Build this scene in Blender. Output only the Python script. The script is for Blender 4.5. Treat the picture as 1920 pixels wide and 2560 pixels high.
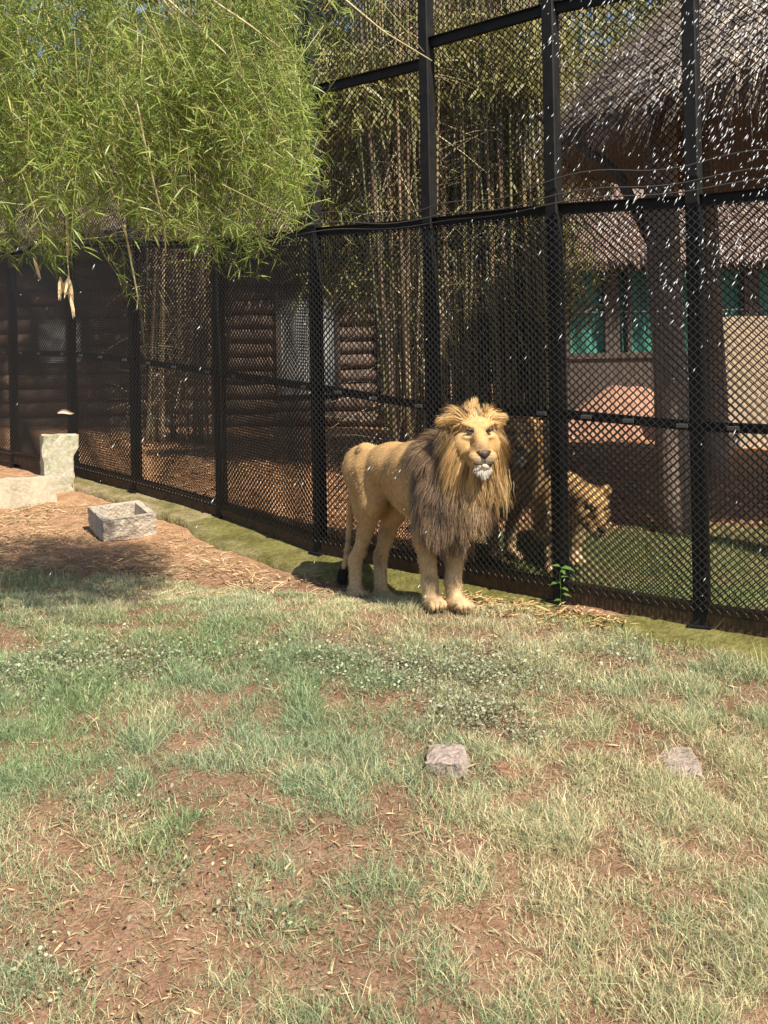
import bpy, math
import numpy as np
from mathutils import Matrix, Vector

for o in list(bpy.data.objects):
    bpy.data.objects.remove(o)
scene = bpy.context.scene
col = scene.collection
rng = np.random.default_rng(7)

# ------------------------------------------------------------------ camera
F_PX, XC, YH = 2600.0, 960.0, 950.0       # focal length and optical axis, in photo pixels
CAM = np.array([0.0, 0.0, 1.345])
ROLL = math.radians(1.15)
cam_d = bpy.data.cameras.new('camera'); cam = bpy.data.objects.new('camera', cam_d); col.objects.link(cam)
cam_d.sensor_fit = 'AUTO'; cam_d.sensor_width = 36.0; cam_d.lens = F_PX / 2560 * 36.0
cam_d.shift_y = -(1280 - YH) / 2560
cam_d.clip_start = 0.05; cam_d.clip_end = 500
CM = Matrix.Rotation(math.pi / 2, 3, 'X') @ Matrix.Rotation(-ROLL, 3, 'Z')
cam.matrix_world = Matrix.Translation(Vector(CAM)) @ CM.to_4x4()
scene.camera = cam
CMn = np.array(CM)

# ------------------------------------------------------------------ light
SUN_EL, SUN_AZ = math.radians(50), math.radians(145)      # azimuth clockwise from +Y: behind the camera, to the right
w = bpy.data.worlds.new('World'); scene.world = w; w.use_nodes = True
nt = w.node_tree
sky = nt.nodes.new('ShaderNodeTexSky'); sky.sky_type = 'NISHITA'; sky.sun_disc = False
sky.sun_elevation = SUN_EL; sky.sun_rotation = SUN_AZ
bg = nt.nodes['Background']; bg.inputs['Strength'].default_value = 0.085
nt.links.new(sky.outputs['Color'], bg.inputs['Color'])
sl = bpy.data.lights.new('sun', 'SUN'); sl.energy = 4.6; sl.angle = math.radians(0.5); sl.color = (1.0, 0.93, 0.80)
so = bpy.data.objects.new('sun', sl); col.objects.link(so)
TO_SUN = Vector((math.cos(SUN_EL) * math.sin(SUN_AZ), math.cos(SUN_EL) * math.cos(SUN_AZ), math.sin(SUN_EL)))
so.rotation_euler = TO_SUN.to_track_quat('Z', 'Y').to_euler()
so.location = TO_SUN * 20
scene.view_settings.view_transform = 'Standard'; scene.view_settings.look = 'None'
scene.view_settings.gamma = 1.0; scene.view_settings.use_curve_mapping = False
scene.view_settings.exposure = 0.95

# ------------------------------------------------------------------ helpers
def P(x, y, Z):
    """photo pixel at depth Z (metres along the view axis) -> world point"""
    v = np.array([(x - XC) / F_PX * Z, -(y - YH) / F_PX * Z, -Z])
    return CMn @ v + CAM

_yy = np.linspace(-2, 160, 8101)
_gz = np.interp(_yy, [-2, 1.5, 2.5, 3.06, 4, 5, 5.7, 6.13, 6.7, 6.95, 7.3, 7.7, 8.3, 9, 10, 12, 15, 20, 60, 160],
                [-1.2, -.95, -.72, -.56, -.36, -.19, -.09, -.01, -.045, -.075, -.05, -.02, .05, .11, .23, .36, .50, .62, .9, 1.2])
_gz = np.convolve(np.pad(_gz, 6, mode='edge'), np.ones(13) / 13, mode='valid')
def GZ(X, Y):
    X = np.asarray(X, float); Y = np.asarray(Y, float)
    return np.interp(Y, _yy, _gz) - .02 * np.clip(X, -8, 8) + .012 * np.sin(X * 5.1 + 1.3) * np.sin(Y * 4.3) + .006 * np.sin(X * 13 + Y * 9)

def G(x, y):
    """photo pixel -> point of the ground"""
    Z = np.linspace(2.2, 40, 6000)
    v = np.stack([(x - XC) / F_PX * Z, -(y - YH) / F_PX * Z, -Z])
    p = (CMn @ v).T + CAM
    i = np.argmax(p[:, 2] < GZ(p[:, 0], p[:, 1])) if False else np.where(p[:, 2] <= GZ(p[:, 0], p[:, 1]))[0]
    return p[i[0]] if len(i) else p[-1]

def nrm(v):
    v = np.asarray(v, float)
    return v / (np.linalg.norm(v, axis=-1, keepdims=True) + 1e-12)

class NoiseGrid:
    """cheap tileable value noise for scattering"""
    def __init__(s, seed, n=64):
        s.g = np.random.default_rng(seed).random((n, n)); s.n = n
    def __call__(s, X, Y, f):
        x = np.asarray(X) * f; y = np.asarray(Y) * f
        xi = np.floor(x).astype(int); yi = np.floor(y).astype(int)
        fx = x - xi; fy = y - yi; fx = fx * fx * (3 - 2 * fx); fy = fy * fy * (3 - 2 * fy)
        n = s.n; a = s.g[xi % n, yi % n]; b = s.g[(xi + 1) % n, yi % n]; c = s.g[xi % n, (yi + 1) % n]; d = s.g[(xi + 1) % n, (yi + 1) % n]
        return a * (1 - fx) * (1 - fy) + b * fx * (1 - fy) + c * (1 - fx) * fy + d * fx * fy
N1, N2, N3 = NoiseGrid(1), NoiseGrid(2), NoiseGrid(3)

def mesh_np(name, V, Fc, colr=None, mat=None, smooth=False):
    """V (n,3); Fc (m,3) or (m,4), or a list of two such arrays"""
    me = bpy.data.meshes.new(name)
    fl = Fc if isinstance(Fc, list) else [Fc]
    fl = [np.asarray(f, np.int64) for f in fl if len(f)]
    V = np.asarray(V, np.float32)
    me.vertices.add(len(V)); me.vertices.foreach_set('co', V.ravel())
    tot = sum(f.size for f in fl); npoly = sum(len(f) for f in fl)
    me.loops.add(tot); me.polygons.add(npoly)
    me.loops.foreach_set('vertex_index', np.concatenate([f.ravel() for f in fl]).astype(np.int32))
    st, k = [], 0
    for f in fl:
        st.append(k + np.arange(len(f)) * f.shape[1]); k += f.size
    me.polygons.foreach_set('loop_start', np.concatenate(st).astype(np.int32))
    me.polygons.foreach_set('use_smooth', np.full(npoly, smooth))
    me.update(calc_edges=True); me.validate()
    if colr is not None:
        c = np.ones((len(V), 4), np.float32); c[:, :3] = colr
        at = me.color_attributes.new('Col', 'FLOAT_COLOR', 'POINT'); at.data.foreach_set('color', c.ravel())
    if mat: me.materials.append(mat)
    return me

def link(name, me, parent=None, loc=None, rot=None):
    o = bpy.data.objects.new(name, me); col.objects.link(o)
    if loc is not None: o.location = loc
    if rot is not None: o.rotation_euler = rot
    if parent: o.parent = parent
    return o

def tag(o, label=None, cat=None, group=None, kind=None):
    if label: o['label'] = label
    if cat: o['category'] = cat
    if group: o['group'] = group
    if kind: o['kind'] = kind
    return o

def thing(name, loc, label, cat, group=None, rotz=0):
    o = bpy.data.objects.new(name, None); col.objects.link(o)
    o.location = loc; o.rotation_euler = (0, 0, rotz); o.empty_display_size = .1
    return tag(o, label, cat, group)

# ---- shape builders returning (V, quads/tris)
def merge(parts):
    Vs, Qs, Ts, n = [], [], [], 0
    for V, Fc in parts:
        fl = Fc if isinstance(Fc, list) else [Fc]
        for f in fl:
            f = np.asarray(f)
            if len(f) == 0: continue
            (Qs if f.shape[1] == 4 else Ts).append(f + n)
        Vs.append(V); n += len(V)
    out = []
    if Qs: out.append(np.concatenate(Qs))
    if Ts: out.append(np.concatenate(Ts))
    return np.concatenate(Vs), out

def box(a, b, bev=0.0):
    a = np.array(a, float); b = np.array(b, float)
    if bev <= 0:
        V = np.array([[x, y, z] for z in (a[2], b[2]) for y in (a[1], b[1]) for x in (a[0], b[0])])
        Q = np.array([[0, 2, 3, 1], [4, 5, 7, 6], [0, 1, 5, 4], [2, 6, 7, 3], [0, 4, 6, 2], [1, 3, 7, 5]])
        return V, Q
    # chamfered prism along the longest axis
    ax = int(np.argmax(b - a)); u, v = [i for i in range(3) if i != ax]
    c = [(a[u] + bev, a[v]), (b[u] - bev, a[v]), (b[u], a[v] + bev), (b[u], b[v] - bev), (b[u] - bev, b[v]), (a[u] + bev, b[v]), (a[u], b[v] - bev), (a[u], a[v] + bev)]
    V = []
    for e in (a[ax], b[ax]):
        for p in c:
            q = [0, 0, 0]; q[ax] = e; q[u] = p[0]; q[v] = p[1]; V.append(q)
    Q = [[i, (i + 1) % 8, 8 + (i + 1) % 8, 8 + i] for i in range(8)]
    Q += [[0, 1, 2, 3], [0, 3, 4, 7], [7, 4, 5, 6], [8, 11, 10, 9], [8, 15, 12, 11], [15, 14, 13, 12]]
    return np.array(V, float), np.array(Q)

def tube(pts, r, n=8, cap=True):
    pts = np.asarray(pts, float); m = len(pts); r = np.broadcast_to(np.asarray(r, float), (m,))
    t = nrm(np.gradient(pts, axis=0))
    ref = np.array([0, 0, 1.0]) if abs(t[0][2]) < .9 else np.array([1.0, 0, 0])
    V = []
    a = nrm(np.cross(t[0], ref))
    for i in range(m):
        a = nrm(a - t[i] * np.dot(a, t[i])); b = np.cross(t[i], a)
        ang = np.arange(n) * 2 * math.pi / n
        V.append(pts[i] + r[i] * (np.cos(ang)[:, None] * a + np.sin(ang)[:, None] * b))
    V = np.concatenate(V)
    Q = [[i * n + j, i * n + (j + 1) % n, (i + 1) * n + (j + 1) % n, (i + 1) * n + j] for i in range(m - 1) for j in range(n)]
    fl = [np.array(Q)]
    if cap:
        V = np.concatenate([V, pts[:1], pts[-1:]]); c0, c1 = len(V) - 2, len(V) - 1
        T = [[c0, (j + 1) % n, j] for j in range(n)] + [[c1, (m - 1) * n + j, (m - 1) * n + (j + 1) % n] for j in range(n)]
        fl.append(np.array(T))
    return V, fl

def xform(part, M):
    V, Fc = part; M = np.array(M)
    return V @ M[:3, :3].T + M[:3, 3], Fc

def ribbons(P0, D, N, L, W, bend, nseg=3, wav=None, taper=True, ph=None):
    """many thin strips: roots P0, directions D, surface normals N, length L, width W, bend vector added with t^2"""
    n = len(P0); ts = np.linspace(0, 1, nseg + 1)
    side = nrm(np.cross(D, N)); V = np.zeros((n, nseg + 1, 2, 3))
    if ph is None: ph = rng.random(n) * 6.28
    for i, t in enumerate(ts):
        c = P0 + D * (L * t)[:, None] + bend * (L * t * t)[:, None]
        if wav is not None: c = c + side * (np.sin(ph + t * 7.0) * wav * t)[:, None]
        ww = W * (1 - .85 * t ** 1.5 if taper else 1.0) * .5
        V[:, i, 0] = c - side * ww[:, None]; V[:, i, 1] = c + side * ww[:, None]
    b = (np.arange(n) * (nseg + 1) * 2)[:, None]
    Q = np.concatenate([b + np.array([[2 * i, 2 * i + 1, 2 * i + 3, 2 * i + 2]]) for i in range(nseg)])
    return V.reshape(-1, 3), Q

def blades(P0, D, S, L, W, bend):
    """grass: 5 vertices, quad + tip triangle"""
    n = len(P0); V = np.zeros((n, 5, 3))
    m = P0 + D * (L * .55)[:, None] + bend * (L * .3)[:, None]
    t = P0 + D * L[:, None] * .95 + bend * L[:, None]
    V[:, 0] = P0 - S * (W * .5)[:, None]; V[:, 1] = P0 + S * (W * .5)[:, None]
    V[:, 2] = m + S * (W * .42)[:, None]; V[:, 3] = m - S * (W * .42)[:, None]; V[:, 4] = t
    b = (np.arange(n) * 5)[:, None]
    return V.reshape(-1, 3), [b + np.array([[0, 1, 2, 3]]), b + np.array([[3, 2, 4]])]

def clump(p, d, L, bend, ng, k):
    """draw the tips of strands towards the tip of the nearest of ng guide strands"""
    g = rng.choice(len(p), ng, replace=False); near = np.zeros(len(p), int)
    for i in range(0, len(p), 4000):
        near[i:i + 4000] = np.argmin(((p[i:i + 4000, None] - p[g][None]) ** 2).sum(-1), 1)
    tip = p + (d + bend) * L[:, None]; tg = tip[g[near]]
    return bend + k * (tg - tip) / L[:, None], near, (rng.random(ng) * 6.28)[near] + .5 * rng.random(len(p))

def rand_dir(n):
    return nrm(rng.normal(size=(n, 3)))

# ------------------------------------------------------------------ materials
MATS = {}
def mat(name, colr=(.5, .5, .5), rough=.8, attr=False, noise=None, c2=None, bump=0, bscale=60, spec=.3, transl=0, metal=0, detail=6, noise2=None, c3=None, bdist=.01):
    """procedural material: a base colour (or the 'Col' attribute) varied by noise, with fine bump"""
    if name in MATS: return MATS[name]
    m = bpy.data.materials.new(name); m.use_nodes = True; t = m.node_tree; N = t.nodes; Lk = t.links
    b = N['Principled BSDF']; b.inputs['Roughness'].default_value = rough
    b.inputs['Specular IOR Level'].default_value = spec; b.inputs['Metallic'].default_value = metal
    out = N['Material Output']; tc = N.new('ShaderNodeTexCoord')
    if attr:
        a = N.new('ShaderNodeAttribute'); a.attribute_name = 'Col'; cs = a.outputs['Color']
    else:
        r = N.new('ShaderNodeRGB'); r.outputs[0].default_value = (*colr, 1); cs = r.outputs[0]
    def mixnoise(cs, scale, c, lo, hi, mult):
        n = N.new('ShaderNodeTexNoise'); n.inputs['Scale'].default_value = scale; n.inputs['Detail'].default_value = detail
        n.inputs['Roughness'].default_value = .65
        Lk.new(tc.outputs['Object'], n.inputs['Vector'])
        rp = N.new('ShaderNodeMapRange'); rp.inputs[1].default_value = lo; rp.inputs[2].default_value = hi
        Lk.new(n.outputs['Fac'], rp.inputs[0])
        mx = N.new('ShaderNodeMix'); mx.data_type = 'RGBA'; mx.blend_type = 'MULTIPLY' if mult else 'MIX'
        Lk.new(rp.outputs[0], mx.inputs[0]); Lk.new(cs, mx.inputs[6]); mx.inputs[7].default_value = (*c, 1)
        return mx.outputs[2]
    if noise: cs = mixnoise(cs, noise, c2, .38, .66, attr)
    if noise2: cs = mixnoise(cs, noise2, c3, .45, .62, attr)
    Lk.new(cs, b.inputs['Base Color'])
    if bump:
        n = N.new('ShaderNodeTexNoise'); n.inputs['Scale'].default_value = bscale; n.inputs['Detail'].default_value = 8
        Lk.new(tc.outputs['Object'], n.inputs['Vector'])
        bp = N.new('ShaderNodeBump'); bp.inputs['Strength'].default_value = bump; bp.inputs['Distance'].default_value = bdist
        Lk.new(n.outputs['Fac'], bp.inputs['Height']); Lk.new(bp.outputs[0], b.inputs['Normal'])
    if transl:
        tr = N.new('ShaderNodeBsdfTranslucent'); Lk.new(cs, tr.inputs['Color'])
        ms = N.new('ShaderNodeMixShader'); ms.inputs[0].default_value = transl
        Lk.new(b.outputs[0], ms.inputs[1]); Lk.new(tr.outputs[0], ms.inputs[2]); Lk.new(ms.outputs[0], out.inputs['Surface'])
    MATS[name] = m
    return m

M_soil = mat('soil', attr=True, rough=.95, noise=9, c2=(.62, .55, .5), noise2=55, c3=(.7, .66, .62), bump=.9, bscale=70, spec=.1, bdist=.02)
M_grass = mat('grass', attr=True, rough=.55, spec=.3, transl=.25)
M_leaf = mat('leaf', attr=True, rough=.45, spec=.35, transl=.3)
M_straw = mat('straw', attr=True, rough=.7, spec=.25, transl=.1)
M_black = mat('black_painted_steel', (.007, .007, .007), rough=.6, noise=14, c2=(.017, .015, .013), spec=.22, bump=.15, bscale=120)
M_wire = mat('black_coated_wire', (.005, .005, .005), rough=.38, spec=.32)
M_wire2 = mat('glint_coated_wire', (.016, .0155, .015), rough=.34, spec=.55)  # base colour lifted so the front wire shows grey sun glints
M_rust = mat('rusty_dark_steel', (.045, .028, .016), rough=.75, noise=18, c2=(.10, .055, .025), bump=.5, bscale=90)
M_kerb = mat('mossy_concrete', attr=True, rough=.92, noise=6, c2=(.52, .52, .42), noise2=28, c3=(.72, .70, .62), bump=.9, bscale=38, spec=.15, bdist=.02)
M_conc = mat('weathered_concrete', (.40, .35, .26), rough=.9, noise=6, c2=(.25, .26, .13), noise2=30, c3=(.45, .41, .34), bump=.6, bscale=60, spec=.2)
M_conc3 = mat('pale_plastered_concrete', (.44, .37, .27), rough=.9, noise=5, c2=(.31, .26, .18), noise2=26, c3=(.48, .42, .33), bump=.5, bscale=50, spec=.2)
M_conc2 = mat('pale_rough_stone', (.44, .37, .28), rough=.95, noise=14, c2=(.27, .21, .16), noise2=45, c3=(.50, .44, .36), bump=1.0, bscale=50, spec=.15, bdist=.02)
M_granite = mat('pink_granite', (.32, .255, .215), rough=.85, noise=30, c2=(.12, .10, .10), noise2=70, c3=(.36, .27, .21), bump=.7, bscale=60)
M_brick = mat('red_brick_stone', (.25, .085, .05), rough=.9, noise=22, c2=(.27, .17, .12), bump=.7, bscale=60)
M_fur = mat('short_fur', attr=True, rough=.75, noise=60, c2=(.8, .76, .7), noise2=14, c3=(.88, .84, .78), bump=.35, bscale=170, spec=.18, bdist=.006)
M_hair = mat('long_hair', attr=True, rough=.5, spec=.3, transl=.12)
M_dark = mat('dark_skin', (.022, .016, .014), rough=.4, spec=.5)
M_nose = mat('nose_skin', (.055, .035, .03), rough=.45, spec=.4, bump=.3, bscale=300)
M_eye = mat('amber_eye', (.30, .17, .04), rough=.08, spec=.8)
M_claw = mat('claw_toe_shade', (.10, .08, .07), rough=.5)
M_culm = mat('bamboo_culm', attr=True, rough=.5, noise=5, c2=(.7, .66, .6), spec=.3)
M_bark = mat('bark', (.13, .10, .075), rough=.95, noise=9, c2=(.07, .055, .045), bump=1, bscale=30, bdist=.03)
M_log = mat('log', (.165, .108, .078), rough=.9, noise=2.2, c2=(.075, .05, .038), noise2=9, c3=(.22, .15, .11), bump=.8, bscale=26, bdist=.02)
M_thatch = mat('thatch', attr=True, rough=.85, spec=.15, transl=.08)
M_net = mat('green_shade_net', (.05, .21, .155), rough=.8, noise=3, c2=(.035, .14, .11), bump=.4, bscale=140)
M_plaster = mat('beige_plaster', (.56, .43, .29), rough=.9, noise=3, c2=(.46, .35, .24), noise2=20, c3=(.6, .47, .33), bump=.4, bscale=30)
M_white = mat('whitewash', (.36, .355, .34), rough=.85, noise=2.5, c2=(.20, .195, .19), bump=.3, bscale=40)
M_frame = mat('dark_timber', (.055, .04, .032), rough=.8, noise=8, c2=(.10, .075, .06), bump=.6, bscale=40)
M_wood = mat('brown_trunk', (.20, .14, .105), rough=.92, noise=6, c2=(.11, .08, .06), noise2=30, c3=(.25, .19, .15), bump=.9, bscale=24, bdist=.02)
M_cable = mat('grey_cable', (.05, .047, .045), rough=.6)
def water_mat():
    m = bpy.data.materials.new('water_drop'); m.use_nodes = True
    b = m.node_tree.nodes['Principled BSDF']
    b.inputs['Base Color'].default_value = (.93, .95, .97, 1); b.inputs['Roughness'].default_value = .12
    b.inputs['Specular IOR Level'].default_value = .9; b.inputs['Transmission Weight'].default_value = .35; b.inputs['IOR'].default_value = 1.33
    return m
M_water = water_mat()

# ------------------------------------------------------------------ fence line (post bases, from the photograph)
#            x px  base y  px per metre
POSTS_PX = [(-95, 1130, 205), (38, 1155, 220), (185, 1184, 241), (343, 1226, 262), (556, 1288, 290), (802, 1380, 337),
            (1092, 1437, 371), (1404, 1500, 412), (1756, 1562, 447), (2180, 1625, 492)]
FB = np.array([P(x, y, F_PX / s) for x, y, s in POSTS_PX])        # post base points
seg = np.linalg.norm(np.diff(FB[:, :2], axis=0), axis=1); FS = np.concatenate([[0], np.cumsum(seg)])
def fence_pt(s):
    s = np.asarray(s, float)
    return np.stack([np.interp(s, FS, FB[:, i]) for i in range(3)], -1)
def fence_n(s):
    """horizontal normal, to the camera's side"""
    d = nrm((fence_pt(np.asarray(s) + .03) - fence_pt(np.asarray(s) - .03))[..., :2])
    return np.stack([d[..., 1], -d[..., 0], 0 * d[..., 0]], -1)
def fence_front(X, Y):
    """signed distance in front of the fence (positive on the camera's side), rough"""
    yf = np.interp(X, FB[:, 0], FB[:, 1]); return yf - Y

# ------------------------------------------------------------------ ground sheet
def build_ground():
    xs = np.concatenate([[-120, -60, -30, -18, -12, -9], np.arange(-7, 5.01, .055), [6, 7, 9, 12, 18, 30, 60, 120]])
    ys = np.concatenate([[-2, 0, 1, 1.8], np.arange(2.4, 13, .055), np.arange(13, 24, .5), [26, 30, 36, 45, 60, 90, 150]])
    X, Y = np.meshgrid(xs, ys); Z = GZ(X, Y)
    near = (Y < 13) & (abs(X) < 7)
    Z = Z + near * (.018 * (N1(X, Y, 7) - .5) + .010 * (N2(X, Y, 19) - .5))
    ff = fence_front(X, Y)
    # soil colours
    red = np.array([.27, .165, .107]); tan = np.array([.47, .29, .17]); litter = np.array([.50, .28, .15]); lawn = np.array([.22, .18, .09])
    n = N3(X, Y, 2.2)[..., None]
    C = red * (1 + .25 * (n - .5)) + 0 * X[..., None]
    k = np.clip((Y - 7.0) / .9, 0, 1)[..., None] * np.clip((.2 - X) / .5, 0, 1)[..., None]
    C = C * (1 - k) + tan * k
    r = np.clip(-ff / .25, 0, 1)[..., None]
    C = C * (1 - r) + litter * (1 + .35 * (N1(X, Y, 3)[..., None] - .5)) * r
    g = (np.clip(-ff / .2, 0, 1) * np.clip((X - .4) / .4, 0, 1) * np.clip((9.0 - Y) / .5, 0, 1))[..., None]
    C = C * (1 - g) + lawn * g
    h, wd = X.shape; idx = np.arange(h * wd).reshape(h, wd)
    Q = np.stack([idx[:-1, :-1], idx[:-1, 1:], idx[1:, 1:], idx[1:, :-1]], -1).reshape(-1, 4)
    o = link('ground', mesh_np('ground', np.stack([X, Y, Z], -1).reshape(-1, 3), Q, C.reshape(-1, 3), M_soil, True))
    tag(o, kind='structure')
build_ground()

# ------------------------------------------------------------------ kerb along the fence
def build_kerb():
    s = np.arange(FS[2] + .12, FS[-1], .03)
    b = fence_pt(s); n = fence_n(s)
    # smooth the line a little
    ker = np.ones(9) / 9
    for i in range(3):
        b[:, i] = np.convolve(np.pad(b[:, i], 4, mode='edge'), ker, mode='valid'); n[:, i] = np.convolve(np.pad(n[:, i], 4, mode='edge'), ker, mode='valid')
    S4, S5, S6 = FS[4], FS[5], FS[6]
    wid = np.interp(s, [FS[2], FS[3], S4 - .25, S4 + .25, S4 + .7, S5, S6, FS[-1]], [.24, .26, .27, .40, .42, .33, .27, .27])
    led = np.interp(s, [FS[2], S4 - .15, S4 + .05, FS[-1]], [1, 1, 0, 0])           # 1 = broken ledge with a drop, 0 = smooth slope
    rag = .035 * (N1(s * 9, s * 0 + 3.3, 1) - .5) + .02 * (N2(s * 40, s * 0, 1) - .5)
    rows, cols_ = [], []
    moss = np.array([.175, .16, .052]); pale = np.array([.38, .30, .19])
    prof = [(-.14, -.004, 0), (-.03, -.004, 0), (.05, -.008, 0), (.22, None, 0), (.5, None, 0), (.8, None, 0), (1.0, None, 0), (1.03, None, 1), (1.04, None, 2)]
    for j, (u, dz, k) in enumerate(prof):
        off = u * wid if u > 0.06 else np.full_like(s, u)
        off = off + (rag * led if j >= 6 else 0)
        p = b + n * off[:, None]
        gz = GZ(p[:, 0], p[:, 1])
        if dz is not None: z = b[:, 2] + dz
        else:
            t = np.clip((u - .22) / .78, 0, 1)
            slope = (b[:, 2] - .012) * (1 - t ** 1.3) + np.minimum(gz + .015, b[:, 2] - .03) * t ** 1.3
            ledge = b[:, 2] - .015 - .03 * t
            z = slope * (1 - led) + ledge * led
            if k: z = np.minimum(z, gz - (.02 if k == 1 else .25)) if k == 2 else np.where(led > .5, z - .05, gz - .03)
        z = z + .014 * (N3(s * 6, s * 0 + j * 1.7, 1) - .5) + .008 * (N1(s * 23, s * 0 + j * 2.3, 1) - .5) - (.016 * np.exp(-(((s % 1.12) - .56) / .016) ** 2) if 1 < j < 8 else 0)
        rows.append(np.stack([p[:, 0], p[:, 1], z], -1))
        sand = np.clip(.9 * N2(s * 5, s * 0 + j * .9, 1) + .35 * (u > .6) - .45 + .4 * led, 0, 1)[:, None] * np.interp(s, [FS[3], S5, S5 + .5], [1, .8, .12])[:, None]
        cols_.append(moss * (1 - sand) + pale * sand)
    V = np.stack(rows, 1); C = np.stack(cols_, 1); m, k = V.shape[:2]
    idx = np.arange(m * k).reshape(m, k)
    Q = np.stack([idx[:-1, :-1], idx[:-1, 1:], idx[1:, 1:], idx[1:, :-1]], -1).reshape(-1, 4)
    o = link('concrete_kerb', mesh_np('concrete_kerb', V.reshape(-1, 3), Q, C.reshape(-1, 3), M_kerb, True))
    tag(o, kind='structure')
build_kerb()

# ------------------------------------------------------------------ chain link fence
def build_fence():
    root = thing('chain_link_fence', FB[5], 'tall black chain link fence on square steel posts behind the lion', 'fence')
    base = FB[5]
    L = lambda pts: np.asarray(pts) - base
    def rail(s0, s1, z0, z1, hgt, dep, off, name, mt, lip=True):
        a = fence_pt(s0) + fence_n((s0 + s1) / 2) * off; b = fence_pt(s1) + fence_n((s0 + s1) / 2) * off
        a = a + [0, 0, z0]; b = b + [0, 0, z1]
        n = fence_n((s0 + s1) / 2) * dep / 2; up = np.array([0, 0, hgt / 2])
        V = np.array([a - n - up, a + n - up, a + n + up, a - n + up, b - n - up, b + n - up, b + n + up, b - n + up])
        Q = np.array([[0, 1, 2, 3], [7, 6, 5, 4], [0, 4, 5, 1], [1, 5, 6, 2], [2, 6, 7, 3], [3, 7, 4, 0]])
        parts = [(V, Q)]
        if lip:                                  # folded lip of the angle iron
            l0 = np.array([0, 0, hgt / 2 + .002]); n2 = fence_n((s0 + s1) / 2) * (dep / 2 + .022); t = np.array([0, 0, .006])
            V = np.array([a + n + l0 - t, a + n2 + l0 - t, a + n2 + l0, a - n + l0, b + n + l0 - t, b + n2 + l0 - t, b + n2 + l0, b - n + l0])
            parts.append((V, Q))
        V, Fc = merge(parts)
        return link(name, mesh_np(name, L(V), Fc, None, mt), root)
    for i, (x, y, s) in enumerate(POSTS_PX):
        d = nrm(FB[min(i + 1, len(FB) - 1)] - FB[max(i - 1, 0)]) * [1, 1, 0]; ang = math.atan2(d[1], d[0])
        hw = .040
        V, Q = box((-hw, -hw, -.25), (hw, hw, 4.25), .006)
        plate = box((-hw * 1.5, -hw * 1.5, 4.25), (hw * 1.5, hw * 1.5, 4.262))
        foot = box((-hw * 1.7, -hw * 1.7, -.012), (hw * 1.7, hw * 1.7, .004))
        V, Q = merge([(V, Q), plate, foot])
        M = Matrix.Translation(Vector(FB[i] - base)) @ Matrix.Rotation(ang, 4, 'Z')
        V, Q = xform((V, Q), M)
        link('post', mesh_np('post', V, Q, None, M_black), root)
    mids = [1.22, 1.24, 1.24, 1.24, 1.225, 1.215, 1.13, 1.13, 1.11, 1.10]
    tops = [2.38, 2.38, 2.38, 2.38, 2.36, 2.40, 2.40, 2.40, 2.40, 2.40]
    his = [(3.3, 3.3)] * 4 + [(3.42, 3.40), (3.42, 3.45), (3.58, 3.59), (3.59, 3.6), (3.6, 3.6)]
    for i in range(len(FB) - 1):
        a, b = FS[i] + .035, FS[i + 1] - .035
        rail(a, b, tops[i] - .03, tops[i + 1] - .03, .062, .04, -.015, 'upper_rail', M_black)
        rail(a, b, his[i][0], his[i][1], .06, .04, -.015, 'high_rail', M_black)
        rail(a, b, mids[i], mids[i + 1], .055, .035, -.012, 'middle_rail', M_black, False)
        rail(a, b, .095, .095, .05, .05, .004, 'bottom_beam', M_rust)
        rail(a, b, .028, .028, .085, .03, .02, 'bottom_plate', M_rust, False)
        # small clips that fix the mesh to the middle rail
        parts = []
        for t in (.22, .55, .95):
            s = a + (b - a) * t; z = mids[i] + (mids[i + 1] - mids[i]) * t
            c = fence_pt(s) + fence_n(s) * .055 + [0, 0, z]; d = nrm(fence_pt(s + .05) - fence_pt(s)); ang = math.atan2(d[1], d[0])
            M = Matrix.Translation(Vector(c - base)) @ Matrix.Rotation(ang, 4, 'Z')
            V, Q = xform(box((-.032, -.006, -.012), (.032, .006, .012), .003), M)
            link('mesh_clip', mesh_np('mesh_clip', V, Q, None, M_cable), root)
    # woven wire, real zigzag wires
    def woven(s0, s1, z0, z1, off, p, q, r, slack, seed):
        nw = int((s1 - s0) / p); nv = int((z1 - z0) / q)
        j = np.arange(nv + 1)
        k = np.arange(nw)[:, None]
        side = (j[None, :] + k) % 2
        s = s0 + (k + side) * p
        z = z0 + j[None, :] * q + 0 * k
        g = NoiseGrid(seed)
        bul = slack * (g(s * 1.0, z, 1.3) - .5) * 2
        s = s + .008 * (g(s + 31, z + 7, 1.1) - .5); z = z + .016 * (g(s + 11, z + 17, .9) - .5)
        c = fence_pt(s); n = fence_n(s); u = np.stack([-n[..., 1], n[..., 0], 0 * n[..., 0]], -1)
        dep = np.where(side == 1, .0035, -.0035)
        c = c + n * (off + bul + dep)[..., None]; c[..., 2] += z
        rings = []
        up = np.array([0, 0, 1.0])
        for a in (0.3, 0.3 + 2.094, 0.3 + 4.189):
            rings.append(c + u * (r * math.cos(a) * 1.25) + n * (r * math.sin(a)))
        V = np.stack(rings, 2).reshape(-1, 3)                # wires x verts x 3
        idx = (np.arange(nw)[:, None] * (nv + 1) + np.arange(nv)[None, :]).reshape(-1) * 3
        Q = np.concatenate([np.stack([idx + a, idx + b, idx + 3 + b, idx + 3 + a], -1) for a, b in ((0, 1), (1, 2), (2, 0))])
        return V - base, Q
    V, Q = woven(FS[0], FS[-1], .10, 4.22, -.05, .0255, .0235, .0041, .006, 21)
    o = link('full_height_wire_mesh', mesh_np('full_height_wire_mesh', V, Q, None, M_wire, True), root); o['kind'] = 'stuff'
    V, Q = woven(FS[0] + .013, FS[-1], .085, 2.36, .055, .0255, .0235, .0041, .014, 22)
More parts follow.
